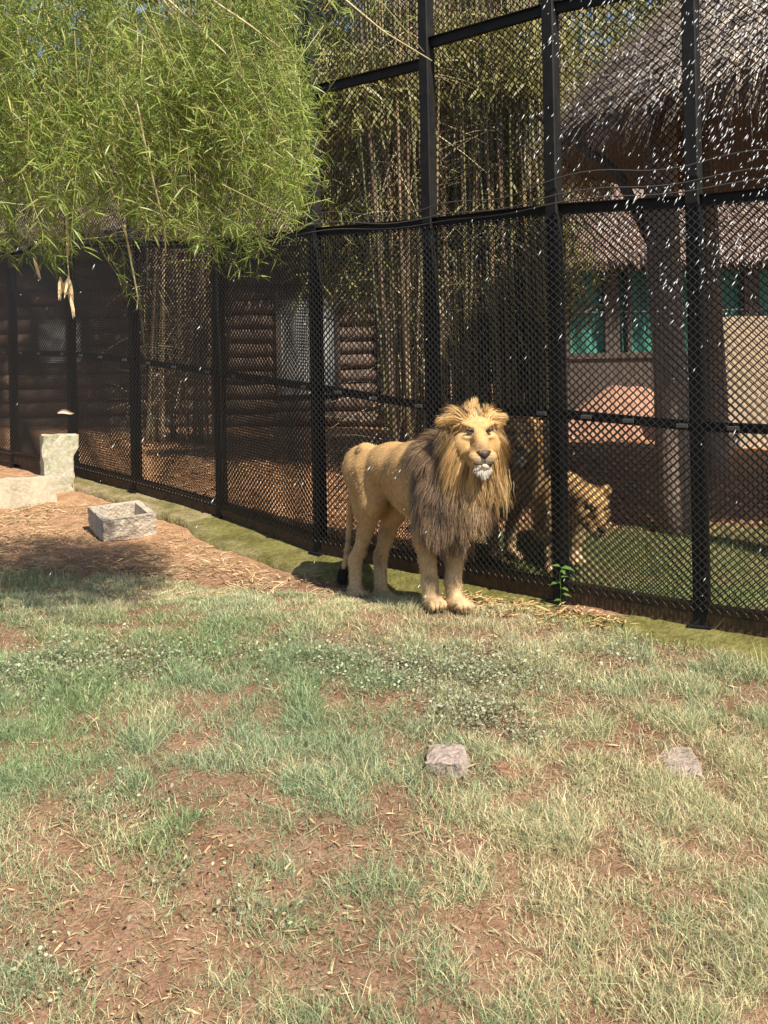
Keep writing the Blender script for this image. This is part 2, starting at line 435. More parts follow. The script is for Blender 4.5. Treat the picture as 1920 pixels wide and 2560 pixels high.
    o = link('lower_wire_mesh', mesh_np('lower_wire_mesh', V, Q, None, M_wire2, True), root); o['kind'] = 'stuff'
    # loose cables along the upper rail
    for z0, sag, amp, off in ((2.50, .05, .05, .06), (2.41, .03, .03, .075), (2.36, .02, .02, .07)):
        s = np.linspace(FS[0], FS[-1], 120); c = fence_pt(s) + fence_n(s) * off
        c[:, 2] += z0 + amp * np.sin(s * 1.7 + z0 * 9) * .6 - sag * np.sin(s * 3.1) ** 2 + .05 * np.clip((s - FS[6]) / 1.0, 0, 1.4)
        V, Q = tube(c - base, .0045, 5)
        link('cable', mesh_np('cable', V, Q, None, M_cable, True), root)
build_fence()

# ------------------------------------------------------------------ concrete block, low wall, trough, stones
def rough_prism(Lx, Ly, Lz, nx, ny, nz, amp, seed, chip=0):
    """a box as a grid shell with uneven faces"""
    g = np.random.default_rng(seed); pts = {}; V = []; Q = []
    def vid(i, j, k):
        if (i, j, k) not in pts:
            pts[(i, j, k)] = len(V)
            p = np.array([(i / nx - .5) * Lx, (j / ny - .5) * Ly, k / nz * Lz])
            e = sum(((i in (0, nx)), (j in (0, ny)), (k in (0, nz))))
            p = p + g.normal(size=3) * amp * (1.5 if e > 1 else 1)
            if chip and e > 1:
                c = np.array([0, 0, Lz / 2]); p = p - nrm(p - c) * abs(g.normal()) * chip
            V.append(p)
        return pts[(i, j, k)]
    for a in range(nx):
        for b in range(ny):
            Q.append([vid(a, b, nz), vid(a + 1, b, nz), vid(a + 1, b + 1, nz), vid(a, b + 1, nz)]); Q.append([vid(a, b, 0), vid(a, b + 1, 0), vid(a + 1, b + 1, 0), vid(a + 1, b, 0)])
    for a in range(nx):
        for c in range(nz):
            Q.append([vid(a, 0, c), vid(a + 1, 0, c), vid(a + 1, 0, c + 1), vid(a, 0, c + 1)]); Q.append([vid(a, ny, c), vid(a, ny, c + 1), vid(a + 1, ny, c + 1), vid(a + 1, ny, c)])
    for b in range(ny):
        for c in range(nz):
            Q.append([vid(0, b, c), vid(0, b, c + 1), vid(0, b + 1, c + 1), vid(0, b + 1, c)]); Q.append([vid(nx, b, c), vid(nx, b + 1, c), vid(nx, b + 1, c + 1), vid(nx, b, c + 1)])
    return np.array(V), np.array(Q)

def build_blocks():
    # upright block at the corner of the kerb
    c = P(150, 1192, 10.3)
    V, Q = rough_prism(.34, .26, .62, 6, 4, 9, .004, 3, .006)
    # broken right edge
    k = (V[:, 0] > .13) & (V[:, 2] < .45); V[k, 0] -= .05 * np.abs(np.sin(V[k, 2] * 17)) + .02
    o = link('concrete_block', mesh_np('concrete_block', V, Q, None, M_conc, False), None, c - [0, 0, .2], (0, 0, math.radians(24)))
    tag(o, 'upright mossy concrete block with a broken edge against the fence', 'concrete block')
    # low wall running out of the picture
    a = P(128, 1244, 9.7); b = P(-300, 1272, 9.1)
    Lw = np.linalg.norm((b - a)[:2]); V, Q = rough_prism(Lw, .30, .46, 22, 3, 4, .004, 5, .005)
    m = (a + b) / 2
    o = link('low_wall', mesh_np('low_wall', V, Q, None, M_conc3, False), None, (m[0], m[1] + .12, m[2] - .27), (0, 0, math.atan2(a[1] - b[1], a[0] - b[0])))
    tag(o, 'low pale concrete wall beside the upright mossy block', 'wall')
    # trough
    t = P(258, 1352, 8.3); W, D, H, th, fl = .44, .46, .18, .055, .06
    out, oq = rough_prism(W, D, H, 8, 8, 5, .003, 9, .004)
    keep = [q for q in oq if not (np.all(out[q][:, 2] > H - .02) and np.all(np.abs(out[q][:, 2] - H) < .02) and abs(np.ptp(out[q][:, 2])) < .02 and out[q][:, 2].min() > H - .02)]
    rim = [(-W / 2, -D / 2), (W / 2, -D / 2), (W / 2, D / 2), (-W / 2, D / 2)]
    inn = [(-W / 2 + th, -D / 2 + th), (W / 2 - th, -D / 2 + th), (W / 2 - th, D / 2 - th), (-W / 2 + th, D / 2 - th)]
    V2 = np.array([[x, y, H] for x, y in rim] + [[x, y, H - .002] for x, y in inn] + [[x * .94, y * .94, fl] for x, y in inn])
    Q2 = [[i, (i + 1) % 4, 4 + (i + 1) % 4, 4 + i] for i in range(4)] + [[4 + i, 4 + (i + 1) % 4, 8 + (i + 1) % 4, 8 + i] for i in range(4)] + [[8, 9, 10, 11]]
    V, Q = merge([(out, np.array(keep)), (V2, np.array(Q2))])
    ang = math.radians(30)
    cx = t[:2] + np.array([math.cos(ang), math.sin(ang)]) * W / 2 + np.array([-math.sin(ang), math.cos(ang)]) * D / 2
    o = link('stone_trough', mesh_np('stone_trough', V, Q, None, M_conc2, False), None, (cx[0], cx[1], t[2] + .03), (math.radians(9), math.radians(-3), ang))
    tag(o, 'square hollow stone trough standing on the bare straw-covered ground', 'trough')
    # stones in the grass
    for (x, y, wx, wy, h, rz, m, lab, seed) in ((1137, 1912, .155, .15, .045, -14, M_granite, 'speckled pink granite stone sticking out of the grass', 4),
                                               (1275, 1925, .16, .14, .002, 24, M_brick, 'reddish brown flat stone beside the speckled granite stone', 6),
                                               (1655, 1900, .27, .22, -.018, -8, M_granite, 'flat half-buried grey stone among dry grass', 8)):
        g = G(x, y); H = h + .12; V, Q = rough_prism(wx, wy, H, 10, 8, 8, .0022, seed, .002)
        c = np.array([0, 0, H / 2]); q = (V - c) / [wx / 2, wy / 2, H / 2]; ln = np.linalg.norm(q, axis=1, keepdims=True)
        V = c + (q * .72 + q / np.maximum(ln, .2) * .36) * [wx / 2, wy / 2, H / 2] + .010 * np.stack([N1(V[:, 1] + seed, V[:, 2], 22), N2(V[:, 0] + seed, V[:, 2], 22), N3(V[:, 0] + seed, V[:, 1], 22)], 1)
        V[:, 0] += .18 * V[:, 2] * np.sign(seed - 5)
        o = link('granite_stone' if m is M_granite else 'red_stone', mesh_np('stone', V, Q, None, m, False), None, (g[0], g[1], g[2] - .105), (math.radians(12), math.radians(-5), math.radians(rz)))
        tag(o, lab, 'stone')
    # pale dry sheath caught on the fence
    c = P(166, 1031, 10.55)
    s = np.linspace(0, 1, 9); V = []
    for t in s:
        for a in (-1, -.3, .3, 1):
            V.append([(t - .5) * .17, .018 * math.cos(a * 1.4), .022 * a * math.sin(math.pi * min(1, t * .9 + .12)) + .012 * math.sin(t * 5)])
    idx = np.arange(36).reshape(9, 4); Q = np.stack([idx[:-1, :-1], idx[:-1, 1:], idx[1:, 1:], idx[1:, :-1]], -1).reshape(-1, 4)
    o = link('dry_sheath', mesh_np('dry_sheath', V, Q, np.tile([.62, .45, .30], (36, 1)), M_straw, True), None, c, (0, 0, .5))
    tag(o, 'pale dry bamboo sheath caught in the fence above the block', 'dry leaf')
build_blocks()

# ------------------------------------------------------------------ lions
def surface_nets(D, org, h):
    S = D < 0
    nx, ny, nz = D.shape
    c = np.zeros((nx - 1, ny - 1, nz - 1), np.int8)
    for a in (0, 1):
        for b in (0, 1):
            for e in (0, 1): c += S[a:nx - 1 + a, b:ny - 1 + b, e:nz - 1 + e]
    act = (c > 0) & (c < 8); ci = np.argwhere(act)
    idm = np.full(act.shape, -1, np.int64); idm[act] = np.arange(len(ci))
    acc = np.zeros((len(ci), 3)); cnt = np.zeros(len(ci))
    cor = [(a, b, e) for a in (0, 1) for b in (0, 1) for e in (0, 1)]
    for i, A in enumerate(cor):
        for B in cor[i + 1:]:
            if sum(abs(np.subtract(A, B))) != 1: continue
            da = D[ci[:, 0] + A[0], ci[:, 1] + A[1], ci[:, 2] + A[2]]; db = D[ci[:, 0] + B[0], ci[:, 1] + B[1], ci[:, 2] + B[2]]
            m = (da < 0) != (db < 0); t = np.where(m, da / (da - db + 1e-12), 0)
            p = np.array(A) + t[:, None] * (np.array(B) - np.array(A))
            acc[m] += p[m]; cnt[m] += 1
    V = org + (ci + acc / cnt[:, None]) * h
    Q = []
    for ax in range(3):
        u, v = (ax + 1) % 3, (ax + 2) % 3
        s0 = [slice(None)] * 3; s1 = [slice(None)] * 3; s0[ax] = slice(0, -1); s1[ax] = slice(1, None)
        ch = S[tuple(s0)] != S[tuple(s1)]
        e = np.argwhere(ch); e = e[(e[:, u] > 0) & (e[:, v] > 0) & (e[:, u] < D.shape[u] - 1) & (e[:, v] < D.shape[v] - 1)]
        def cell(du, dv):
            k = e.copy(); k[:, u] += du; k[:, v] += dv
            return idm[k[:, 0], k[:, 1], k[:, 2]]
        q = np.stack([cell(-1, -1), cell(0, -1), cell(0, 0), cell(-1, 0)], -1)
        inside = S[e[:, 0], e[:, 1], e[:, 2]]
        q[~inside] = q[~inside][:, ::-1]
        Q.append(q)
    return V, np.concatenate(Q)

def vnormals(V, Q):
    n = np.cross(V[Q[:, 2]] - V[Q[:, 0]], V[Q[:, 3]] - V[Q[:, 1]]); N = np.zeros_like(V)
    for i in range(4): np.add.at(N, Q[:, i], n)
    return nrm(N)

def sdf_mesh(prims, h, k):
    """prims: ('c', a, b, ra, rb) round cones, ('e', centre, radii, 3x3 axes as columns) ellipsoids -> smooth union surface"""
    lo = np.min([np.min([p[1] - p[3], p[2] - p[4]], 0) if p[0] == 'c' else p[1] - max(p[2]) for p in prims], 0) - .04
    hi = np.max([np.max([p[1] + p[3], p[2] + p[4]], 0) if p[0] == 'c' else p[1] + max(p[2]) for p in prims], 0) + .04
    n = np.ceil((hi - lo) / h).astype(int) + 1
    D = np.full(n, .3, np.float32); mg = k + .03
    for p in prims:
        if p[0] == 'c': a, b = np.minimum(p[1] - p[3], p[2] - p[4]), np.maximum(p[1] + p[3], p[2] + p[4]); kk = p[5] if len(p) > 5 else k
        else: a, b = p[1] - max(p[2]), p[1] + max(p[2]); kk = p[4] if len(p) > 4 else k
        i0 = np.clip(((a - mg - lo) / h).astype(int), 0, n - 1); i1 = np.clip(((b + mg - lo) / h).astype(int) + 2, 1, n)
        gx, gy, gz = [lo[i] + np.arange(i0[i], i1[i]) * h for i in range(3)]
        Pt = np.stack(np.meshgrid(gx, gy, gz, indexing='ij'), -1).astype(np.float32)
        if p[0] == 'c':
            ab = (p[2] - p[1]).astype(np.float32); t = np.clip(((Pt - p[1].astype(np.float32)) @ ab) / (ab @ ab), 0, 1)
            d = np.linalg.norm(Pt - p[1].astype(np.float32) - t[..., None] * ab, axis=-1) - (p[3] + (p[4] - p[3]) * t)
        else:
            q = (Pt - p[1].astype(np.float32)) @ np.asarray(p[3], np.float32); r = np.asarray(p[2], np.float32)
            k0 = np.linalg.norm(q / r, axis=-1); k1 = np.linalg.norm(q / r ** 2, axis=-1) + 1e-6
            d = k0 * (k0 - 1) / k1
        s = D[i0[0]:i1[0], i0[1]:i1[1], i0[2]:i1[2]]
        hh = np.maximum(kk - np.abs(s - d), 0) / kk
        s[...] = np.minimum(s, d) - hh * hh * kk * .25
    return surface_nets(D, lo, h)

def frame(f, up=(0, 0, 1)):
    f = nrm(f); r = nrm(np.cross(up, f)); u = np.cross(f, r)      # looking at the face from the front, r points to the viewer's right
    return np.stack([r, f, u], 1)

def sample_surf(V, Q, N, n, wgt=None):
    a = np.linalg.norm(np.cross(V[Q[:, 2]] - V[Q[:, 0]], V[Q[:, 3]] - V[Q[:, 1]]), axis=1)
    if wgt is not None: a = a * wgt[Q].mean(1)
    i = rng.choice(len(Q), n, p=a / a.sum()); u, v = rng.random((2, n))
    wt = np.stack([(1 - u) * (1 - v), u * (1 - v), u * v, (1 - u) * v], 1)
    return (V[Q[i]] * wt[..., None]).sum(1), nrm((N[Q[i]] * wt[..., None]).sum(1))

E3 = np.eye(3)
def head_prims(Hc, B, sc=1.0, ear_scale=1.0):
    pt = lambda r, f, u: Hc + B @ (np.array([r, f, u]) * sc)
    e = lambda c, r, k=.03, R=None: ('e', pt(*c), np.array(r) * sc, B if R is None else R, k * sc)
    pr = [e((0, -.03, .035), (.105, .125, .088)), e((0, .055, .062), (.082, .05, .04)),
          ('c', pt(0, .06, .030), pt(0, .162, -.062), .050 * sc, .040 * sc, .02),
          e((0, .115, -.095), (.072, .075, .052), .025), e((0, .14, -.165), (.042, .042, .034), .018), e((0, .055, -.135), (.075, .085, .055), .03)]
    for s in (-1, 1):
        pr += [e((s * .038, .160, -.116), (.045, .038, .037), .008), e((s * .082, .03, -.055), (.054, .07, .078), .03),
               ('c', pt(s * .026, .104, .046), pt(s * .088, .070, .070), .014 * sc, .013 * sc, .012), e((s * .066, .084, -.006), (.030, .022, .018), .012),
               e((s * .118, -.045, .088), (.048 * ear_scale, .022, .046 * ear_scale), .015)]
    return pr

def head_detail(root, base, Hc, B, sc=1.0):
    pt = lambda r, f, u: Hc + B @ (np.array([r, f, u]) * sc) - base
    # nose pad: a rounded inverted triangle
    t = [(-.036, .188, -.083), (-.018, .198, -.078), (0, .201, -.077), (.018, .198, -.078), (.036, .188, -.083), (.026, .198, -.098), (.011, .203, -.112), (0, .203, -.122), (-.011, .203, -.112), (-.026, .198, -.098)]
    t = [(a[0] * 1.2, a[1], a[2] * 1.12 + .011) for a in t]
    V = np.array([pt(*a) for a in t] + [pt(0, .209, -.092)] + [pt(a[0], a[1] - .03, a[2]) for a in t])
    T = [[i, (i + 1) % 10, 10] for i in range(10)]; Qn = [[i, 11 + i, 11 + (i + 1) % 10, (i + 1) % 10] for i in range(10)]
    link('nose', mesh_np('nose', V, [np.array(Qn), np.array(T)], None, M_nose, True), root)
    parts = [tube([pt(0, .203, -.120), pt(0, .2035, -.136), pt(0, .201, -.145)], .0032 * sc, 6)]
    for s in (-1, 1):
        parts.append(tube([pt(0, .201, -.144), pt(s * .02, .200, -.152), pt(s * .042, .188, -.153), pt(s * .064, .160, -.140), pt(s * .075, .130, -.128)], np.array([.0038, .0038, .0038, .003, .002]) * sc, 6))
    V, Fc = merge(parts); link('mouth', mesh_np('mouth', V, Fc, None, M_dark, True), root)
    for s in (-1, 1):
        c = pt(s * .056, .104, .027)
        # eyeball with dark lid rims above and below
        th, ph = np.meshgrid(np.linspace(0, math.pi, 9), np.linspace(0, 2 * math.pi, 13)[:-1], indexing='ij')
        V = np.stack([np.sin(th) * np.cos(ph), np.sin(th) * np.sin(ph), np.cos(th)], -1).reshape(-1, 3) * .0120 * sc
        idx = np.arange(108).reshape(9, 12); Q = np.stack([idx[:-1], np.roll(idx, -1, 1)[:-1], np.roll(idx, -1, 1)[1:], idx[1:]], -1).reshape(-1, 4)
        ey = link('eye', mesh_np('eye', V @ B.T + c, Q, None, M_eye, True), root)
        pu = tube([c + B @ np.array([0, .0105, 0]) * sc, c + B @ np.array([0, .0126, 0]) * sc], .0042 * sc, 8)
        link('pupil', mesh_np('pupil', pu[0], pu[1], None, M_dark, True), ey)
        up = [c + B @ (np.array([s * a, .0125 - abs(a) * .16, .0085 - a * a * 18 + a * .24 + (.0 if s * a < 0 else .0)]) * sc) for a in np.linspace(-.021, .021, 7)]
        dn = [c + B @ (np.array([s * a, .0125 - abs(a) * .16, -.0075 + a * a * 12 + a * .24]) * sc) for a in np.linspace(-.021, .021, 7)]
        V, Fc = merge([tube(up, .0056 * sc, 6), tube(dn, .0026 * sc, 6), tube([pt(s * .040, .108, .020), pt(s * .034, .115, .006)], .003 * sc, 5)])
        link('eyelid', mesh_np('eyelid', V, Fc, None, M_dark, True), root)

TAN, PALE, WHITE, GOLD, DKB = [np.array(c) for c in ((.47, .295, .135), (.58, .43, .26), (.80, .76, .68), (.60, .375, .155), (.082, .055, .039))]
def paw(pr, c, fdir, sc=1.0):
    B = frame(np.array([fdir[0], fdir[1], 0.0]))
    pr.append(('e', c + np.array([0, 0, .035]), np.array([.056, .080, .040]) * sc, B, .03))
    for a in (-.040, -.0145, .0145, .040):
        pr.append(('e', c + B @ np.array([a, .070 - abs(a) * .4, .027]) * sc, np.array([.0165, .034, .028]) * sc, B, .002))

def coat(V, N, Hc, B, sc, feet, spine_z):
    """albedo of the coat at each vertex"""
    C = np.tile(TAN, (len(V), 1))
    z = V[:, 2] - min(f[2] for f in feet)
    low = np.clip((.62 - z) / .35, 0, 1)[:, None]; C = C * (1 - .7 * low) + PALE * .7 * low
    under = np.clip(-N[:, 2] - .35, 0, 1)[:, None] * np.clip((z[:, None] - .4) / .1, 0, 1); C = C * (1 - .6 * under) + PALE * .6 * under
    sp = N1(V[:, 0] * 1.0 + V[:, 1] * .7, V[:, 2] + V[:, 1] * .3, 22) ; leg = np.clip((.6 - z) / .2, 0, 1)
    C *= (1 - .28 * leg * np.clip((sp - .60) * 6, 0, 1))[:, None]
    C *= (.86 + .28 * N2(V[:, 0] + V[:, 1], V[:, 2] * .8, 9) )[:, None]
    q = ((V - Hc) @ B) / sc; r, f, u = q.T
    onhead = (np.linalg.norm(q - [0, .03, -.03], axis=1) < .26) & (f > -.06)
    # muzzle and chin white, bridge tan-brown, pale under the eyes, freckled forehead
    def blend(mask, c, a):
        m = np.clip(mask, 0, 1)[:, None] * a * onhead[:, None]
        C[:] = C * (1 - m) + np.array(c) * m
    blend(np.ones(len(V)), (.53, .34, .15), 1)
    for s in (-1, 1):
        blend(1.3 - np.linalg.norm((q - [s * .085, .07, -.07]) / [.03, .06, .05], axis=1), (.38, .215, .085), .6)
        blend(1.3 - np.linalg.norm((q - [s * .05, .13, -.065]) / [.016, .05, .035], axis=1), (.36, .21, .09), .55)
    blend(1.35 - np.linalg.norm((q - [0, .18, -.135]) / [.055, .045, .026], axis=1), (.70, .64, .55), .85)
    blend(1.5 - np.linalg.norm((q - [0, .14, -.17]) / [.05, .06, .05], axis=1), (.62, .55, .45), 1)
    blend(1.3 - np.linalg.norm((q - [0, .185, -.055]) / [.045, .035, .032], axis=1), (.33, .205, .11), .8)
    for s in (-1, 1):
        blend(1.5 - np.linalg.norm((q - [s * .062, .1, -.002]) / [.026, .04, .020], axis=1), (.66, .50, .29), .55)
        blend(1.4 - np.linalg.norm((q - [s * .05, .1, .028]) / [.027, .04, .009], axis=1), (.10, .065, .045), .8)
        blend(1.3 - np.linalg.norm((q - [s * .032, .12, -.012]) / [.009, .04, .03], axis=1), (.28, .17, .09), .6)
        for row in (-.106, -.117, -.128):
            blend(np.where((np.abs(u - row) < .003) & (s * r > .025) & (f > .11), 1, 0), (.25, .17, .11), .6)
    blend(np.where((u > .06) & (f > .02), np.clip((N2(r + f * .3, u + f * .5, 95) - .55) * 4, 0, 1), 0), (.33, .19, .09), .5)
    return C * (1 + .10 * (N3(V[:, 0] + V[:, 2], V[:, 1], 30)[:, None] - .5))

def short_fur(V, Q, N, C, n, heading, name, root, base, length=.022, wgt=None):
    p, nn = sample_surf(V, Q, N, n, wgt)
    d = -heading * .6 + np.array([0, 0, -.75]); d = d - nn * (nn @ d)[:, None]
    d = nrm(nrm(d) + nn * .30 + rng.normal(size=(n, 3)) * .18)
    # colour of the nearest vertex, by a coarse grid lookup
    key = {}; g = .02
    kv = np.floor(V / g).astype(int)
    for i, k in enumerate(map(tuple, kv)): key.setdefault(k, i)
    ci = np.array([key.get(tuple(k), -1) for k in np.floor(p / g).astype(int)])
    cc = np.where((ci >= 0)[:, None], C[ci], TAN) * (1 + .22 * rng.normal(size=(n, 1)).clip(-1.6, 1.6))
    RV, RQ = ribbons(p - nn * .002 - base, d, nn, length * (.6 + .8 * rng.random(n)), np.full(n, .0038), np.tile([0, 0, -.25], (n, 1)), 2)
    o = link(name, mesh_np(name, RV, RQ, np.repeat(np.clip(cc, .01, .9), 6, 0), M_hair), root); o['kind'] = 'stuff'

def build_lion():
    hind_n, hind_f = P(890, 1494, 6.70), P(962, 1504, 6.88)
    fore_n, fore_f = P(1082, 1520, 6.10), P(1146, 1522, 6.12)
    base = (hind_n + fore_n + hind_f + fore_f) / 4
    root = thing('lion', base, 'adult male lion with golden face and dark brown mane standing on the grass', 'lion')
    head_dir = nrm(np.array([.60, -.80, 0]))
    pr = []
    # trunk
    a, b, c, d = P(930, 1174, 6.80), P(985, 1168, 6.58), P(1050, 1180, 6.36), P(1110, 1205, 6.16)
    pr += [('c', a, b, .152, .142, .05), ('c', b, c, .142, .178, .08), ('c', c, d, .178, .185, .08)]
    pr += [('c', P(990, 1208, 6.60), P(1045, 1238, 6.36), .10, .145, .05)]
    pr += [('c', P(965, 1150, 6.56), P(990, 1255, 6.56), .03, .03, .04), ('e', P(912, 1122, 6.72), np.array([.05, .05, .04]), E3, .05), ('c', P(1058, 1130, 6.24), P(1052, 1240, 6.16), .07, .09, .05)]   # flank fold, hip bone, shoulder blade                 # belly slopes down to the deep chest
    pr += [('e', P(905, 1170, 6.86), np.array([.13, .15, .15]), E3, .06)]                  # rump
    Fd = nrm(np.array([.17, -.98, .02])); B = frame(Fd)
    sc = 1.0
    Hc = P(1198, 1078, 5.77) - B @ np.array([0, .100, .026])
    pr += [('c', d, Hc + B @ np.array([0, -.10, -.02]), .17, .11, .06)]
    # near (right) hind leg: thigh, knee forward, hock back, upright shank
    hh = head_dir
    pr += [('c', P(926, 1178, 6.70), P(936, 1255, 6.62), .122, .086, .03), ('c', P(905, 1190, 6.76), P(905, 1280, 6.72), .095, .060, .05), ('c', P(934, 1256, 6.63), P(899, 1378, 6.74), .076, .040, .03),
           ('c', P(899, 1378, 6.75), P(887, 1402, 6.775), .042, .042, .03), ('c', P(888, 1396, 6.765), P(889, 1476, 6.73), .041, .039, .03)]
    pr += [('c', P(985, 1195, 6.90), P(985, 1275, 6.82), .12, .09, .05), ('c', P(985, 1272, 6.82), P(952, 1390, 6.93), .074, .041, .04),
           ('c', P(951, 1388, 6.94), P(952, 1486, 6.91), .045, .042, .03)]
    # fore legs
    pr += [('c', P(1075, 1235, 6.16), P(1062, 1345, 6.17), .115, .072, .05), ('c', P(1062, 1345, 6.17), P(1075, 1455, 6.13), .061, .048, .03), ('c', P(1075, 1455, 6.13), P(1079, 1504, 6.12), .049, .047, .02)]
    pr += [('c', P(1150, 1235, 6.24), P(1142, 1345, 6.22), .11, .072, .05), ('c', P(1142, 1345, 6.22), P(1132, 1455, 6.16), .061, .048, .03), ('c', P(1132, 1455, 6.16), P(1136, 1506, 6.14), .049, .047, .02)]
    paw(pr, hind_n, (.35, -.94)); paw(pr, hind_f, (.45, -.89)); paw(pr, fore_n + np.array([.01, -.0, 0]), (.28, -.96)); paw(pr, fore_f + np.array([.01, -.01, 0]), (.42, -.91))
    # tail hanging behind the near hind leg
    tl = [P(893, 1130, 6.96), P(880, 1200, 7.02), P(876, 1300, 7.0), P(868, 1380, 6.93), P(858, 1425, 6.9)]
    for i in range(4): pr.append(('c', tl[i], tl[i + 1], [.035, .026, .02, .017][i], [.026, .02, .017, .014][i], .02))
    pr += head_prims(Hc, B, sc)
    V, Q = sdf_mesh(pr, .0074, .05); N = vnormals(V, Q)
    C = coat(V, N, Hc, B, sc, [hind_n, hind_f, fore_n, fore_f], 0)
    link('body', mesh_np('body', V - base, Q, C, M_fur, True), root)
    head_detail(root, base, Hc, B, sc)
    qa = (V - Hc) @ B
    wf = np.where((qa[:, 1] > .03) & (np.linalg.norm(qa, axis=1) < .25), .15, 1.0)
    short_fur(V, Q, N, C, 21000, hh, 'coat', root, base, .022, wf)
    # claws
    for c, fd in ((hind_n, (.35, -.94)), (hind_f, (.45, -.89)), (fore_n, (.28, -.96)), (fore_f, (.42, -.91))):
        Bp = frame(np.array([fd[0], fd[1], 0.0])); parts = []
        for a in (-.036, -.013, .013, .036):
            t = c + Bp @ np.array([a, .094 - abs(a) * .35, .020])
            parts.append(tube([t - base, t + Bp @ np.array([0, .010, -.010]) - base], [.006, .002], 6))
        for a in (-.0245, 0, .0245):                        # dark tubes painting the shade between the toes
            t = c + Bp @ np.array([a, .088 - abs(a) * .35, .030])
            parts.append(tube([t - base, t + Bp @ np.array([0, -.03, .022]) - base], [.0045, .003], 6))
        Vc, Fc = merge(parts); link('claws_toe_shade', mesh_np('claws_toe_shade', Vc, Fc, None, M_claw, True), root)

    # ---------------- mane: a body of hair under the strands, then the strands
    mp = [('e', P(1112, 1165, 6.12), np.array([.178, .19, .19]), E3), ('e', P(1115, 1232, 6.05), np.array([.172, .17, .185]), E3),
          ('e', P(1125, 1272, 6.03), np.array([.145, .14, .125]), E3), ('e', Hc + B @ np.array([0, -.10, -.02]), np.array([.165, .09, .165]), B),
          ('e', P(1172, 1228, 5.93), np.array([.115, .10, .15]), E3), ('e', P(1085, 1130, 6.2), np.array([.12, .16, .10]), E3)]
    MV, MQ = sdf_mesh(mp, .014, .06); MN = vnormals(MV, MQ)
    def hue(p):
        """golden in the middle of the chest and by the face, dark brown on neck and shoulder"""
        q = (p - Hc) @ B; x = q[:, 0]; u = q[:, 2]; f = q[:, 1]
        g = .8 * np.exp(-((x - .01) / .07) ** 2) * np.clip((f + .20) / .14, 0, 1) * np.clip((u + .48) / .28, 0, 1)
        g = np.maximum(g, np.exp(-((np.linalg.norm(q[:, [0, 2]], axis=1) - .12) / .085) ** 2) * np.clip((f + .10) / .08, 0, 1))
        return np.clip(g, 0, 1)
    def colour(p, n):
        g = hue(p); g = np.clip(g + rng.normal(size=n) * .20, 0, 1)[:, None]
        tone = rng.random((n, 1))
        brown = DKB * (1 - tone ** 1.3) + np.array([.27, .18, .12]) * tone ** 1.3
        return brown * (1 - g) + (GOLD * (.75 + .5 * rng.random((n, 1)))) * g
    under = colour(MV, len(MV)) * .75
    n = 24000; p, nn = sample_surf(MV, MQ, MN, n)
    lock = N1(p[:, 0] * 1.0 + p[:, 1] * .5, p[:, 2], 16); lock2 = N2(p[:, 0] + p[:, 1] * .4, p[:, 2] * .5, 13) - .5
    dn = np.array([0, 0, -1.0]) + np.array([-.35, .45, 0]) * np.clip(nn[:, 2:3] * 1.4, 0, 1); dn = dn - nn * (dn * nn).sum(1, keepdims=True) * np.clip(nn[:, 2:3] * 2 + .4, 0, 1)
    d = nrm(nn * (.26 + .42 * lock)[:, None] + nrm(dn) + rng.normal(size=(n, 3)) * .14 + np.stack([lock2 * .7, -lock2 * .2, 0 * lock2], 1) + np.array([.0, .05, 0]))
    L = (.07 + .085 * rng.random(n)) * (.75 + .6 * lock)
    cc = colour(p, n) * (.72 + .56 * lock)[:, None]
    b1, near1, ph1 = clump(p, d, L, np.tile([0, 0, -.32], (n, 1)) - nn * .12, 1600, .42)
    cc = cc * (.72 + .55 * rng.random(1600))[near1][:, None]
    S1 = ribbons(p - nn * .012, d, nn, L, np.full(n, .0038), b1, 4, np.full(n, .012), True, ph1)
    # ruff round the face
    hp = head_prims(Hc, B, sc); HV, HQ = sdf_mesh(hp, .012, .04); HN = vnormals(HV, HQ)
    q = (HV - Hc) @ B
    rad = np.hypot(q[:, 0] / 1.0, (q[:, 2] - .0) / 1.05)
    wr = np.clip((rad - .088) / .02, 0, 1) * np.clip((np.where(q[:, 2] > .08, .07, .078) - q[:, 1]) / .03, 0, 1) * np.where((q[:, 2] > -.2), 1, 0) * np.clip((q[:, 1] + .12) / .02, .25, 1)
    m = 14000; p2, n2 = sample_surf(HV, HQ, HN, m, wr); q2 = (p2 - Hc) @ B
    ang = np.arctan2(q2[:, 2], q2[:, 0]); outw = np.stack([np.cos(ang), np.full(m, -.4), np.sin(ang)], 1)
    top = np.clip((q2[:, 2] - .05) / .05, 0, 1); side = 1 - top
    lk = N3(ang * 2.2, q2[:, 1] * 6, 2.4)
    dl = outw * (.45 + .5 * lk)[:, None] * (np.abs(q2[:, 0]) > 0)[:, None]
    dl[:, 2] += side * -.85 + top * .25; dl[:, 0] += (lk - .5) * .5
    dl = nrm(dl + rng.normal(size=(m, 3)) * .13)
    d2 = dl @ B.T
    # hair over the ears sweeps outward, the crest stands up
    ear = (np.abs(q2[:, 0]) > .085) & (q2[:, 2] > .045); crest = (np.abs(q2[:, 0]) < .06) & (q2[:, 2] > .08)
    e2 = nrm(np.stack([np.sign(q2[:, 0]) * .9, np.full(m, -.15), -.05 + .5 * (lk - .5)], 1) + rng.normal(size=(m, 3)) * .14) @ B.T
    d2[ear] = e2[ear]
    c2_ = nrm(np.stack([q2[:, 0] * 3 + .25 * (lk - .6), np.full(m, -.35), np.full(m, .9)], 1) + rng.normal(size=(m, 3)) * .16) @ B.T
    d2[crest] = c2_[crest]
    L2 = np.where(crest, .028 + .075 * lk * (np.abs(q2[:, 0]) < .035), np.where(ear, .03 + .035 * lk, .08 + .10 * rng.random(m))) * (.7 + .5 * rng.random(m))
    tone = rng.random((m, 1))
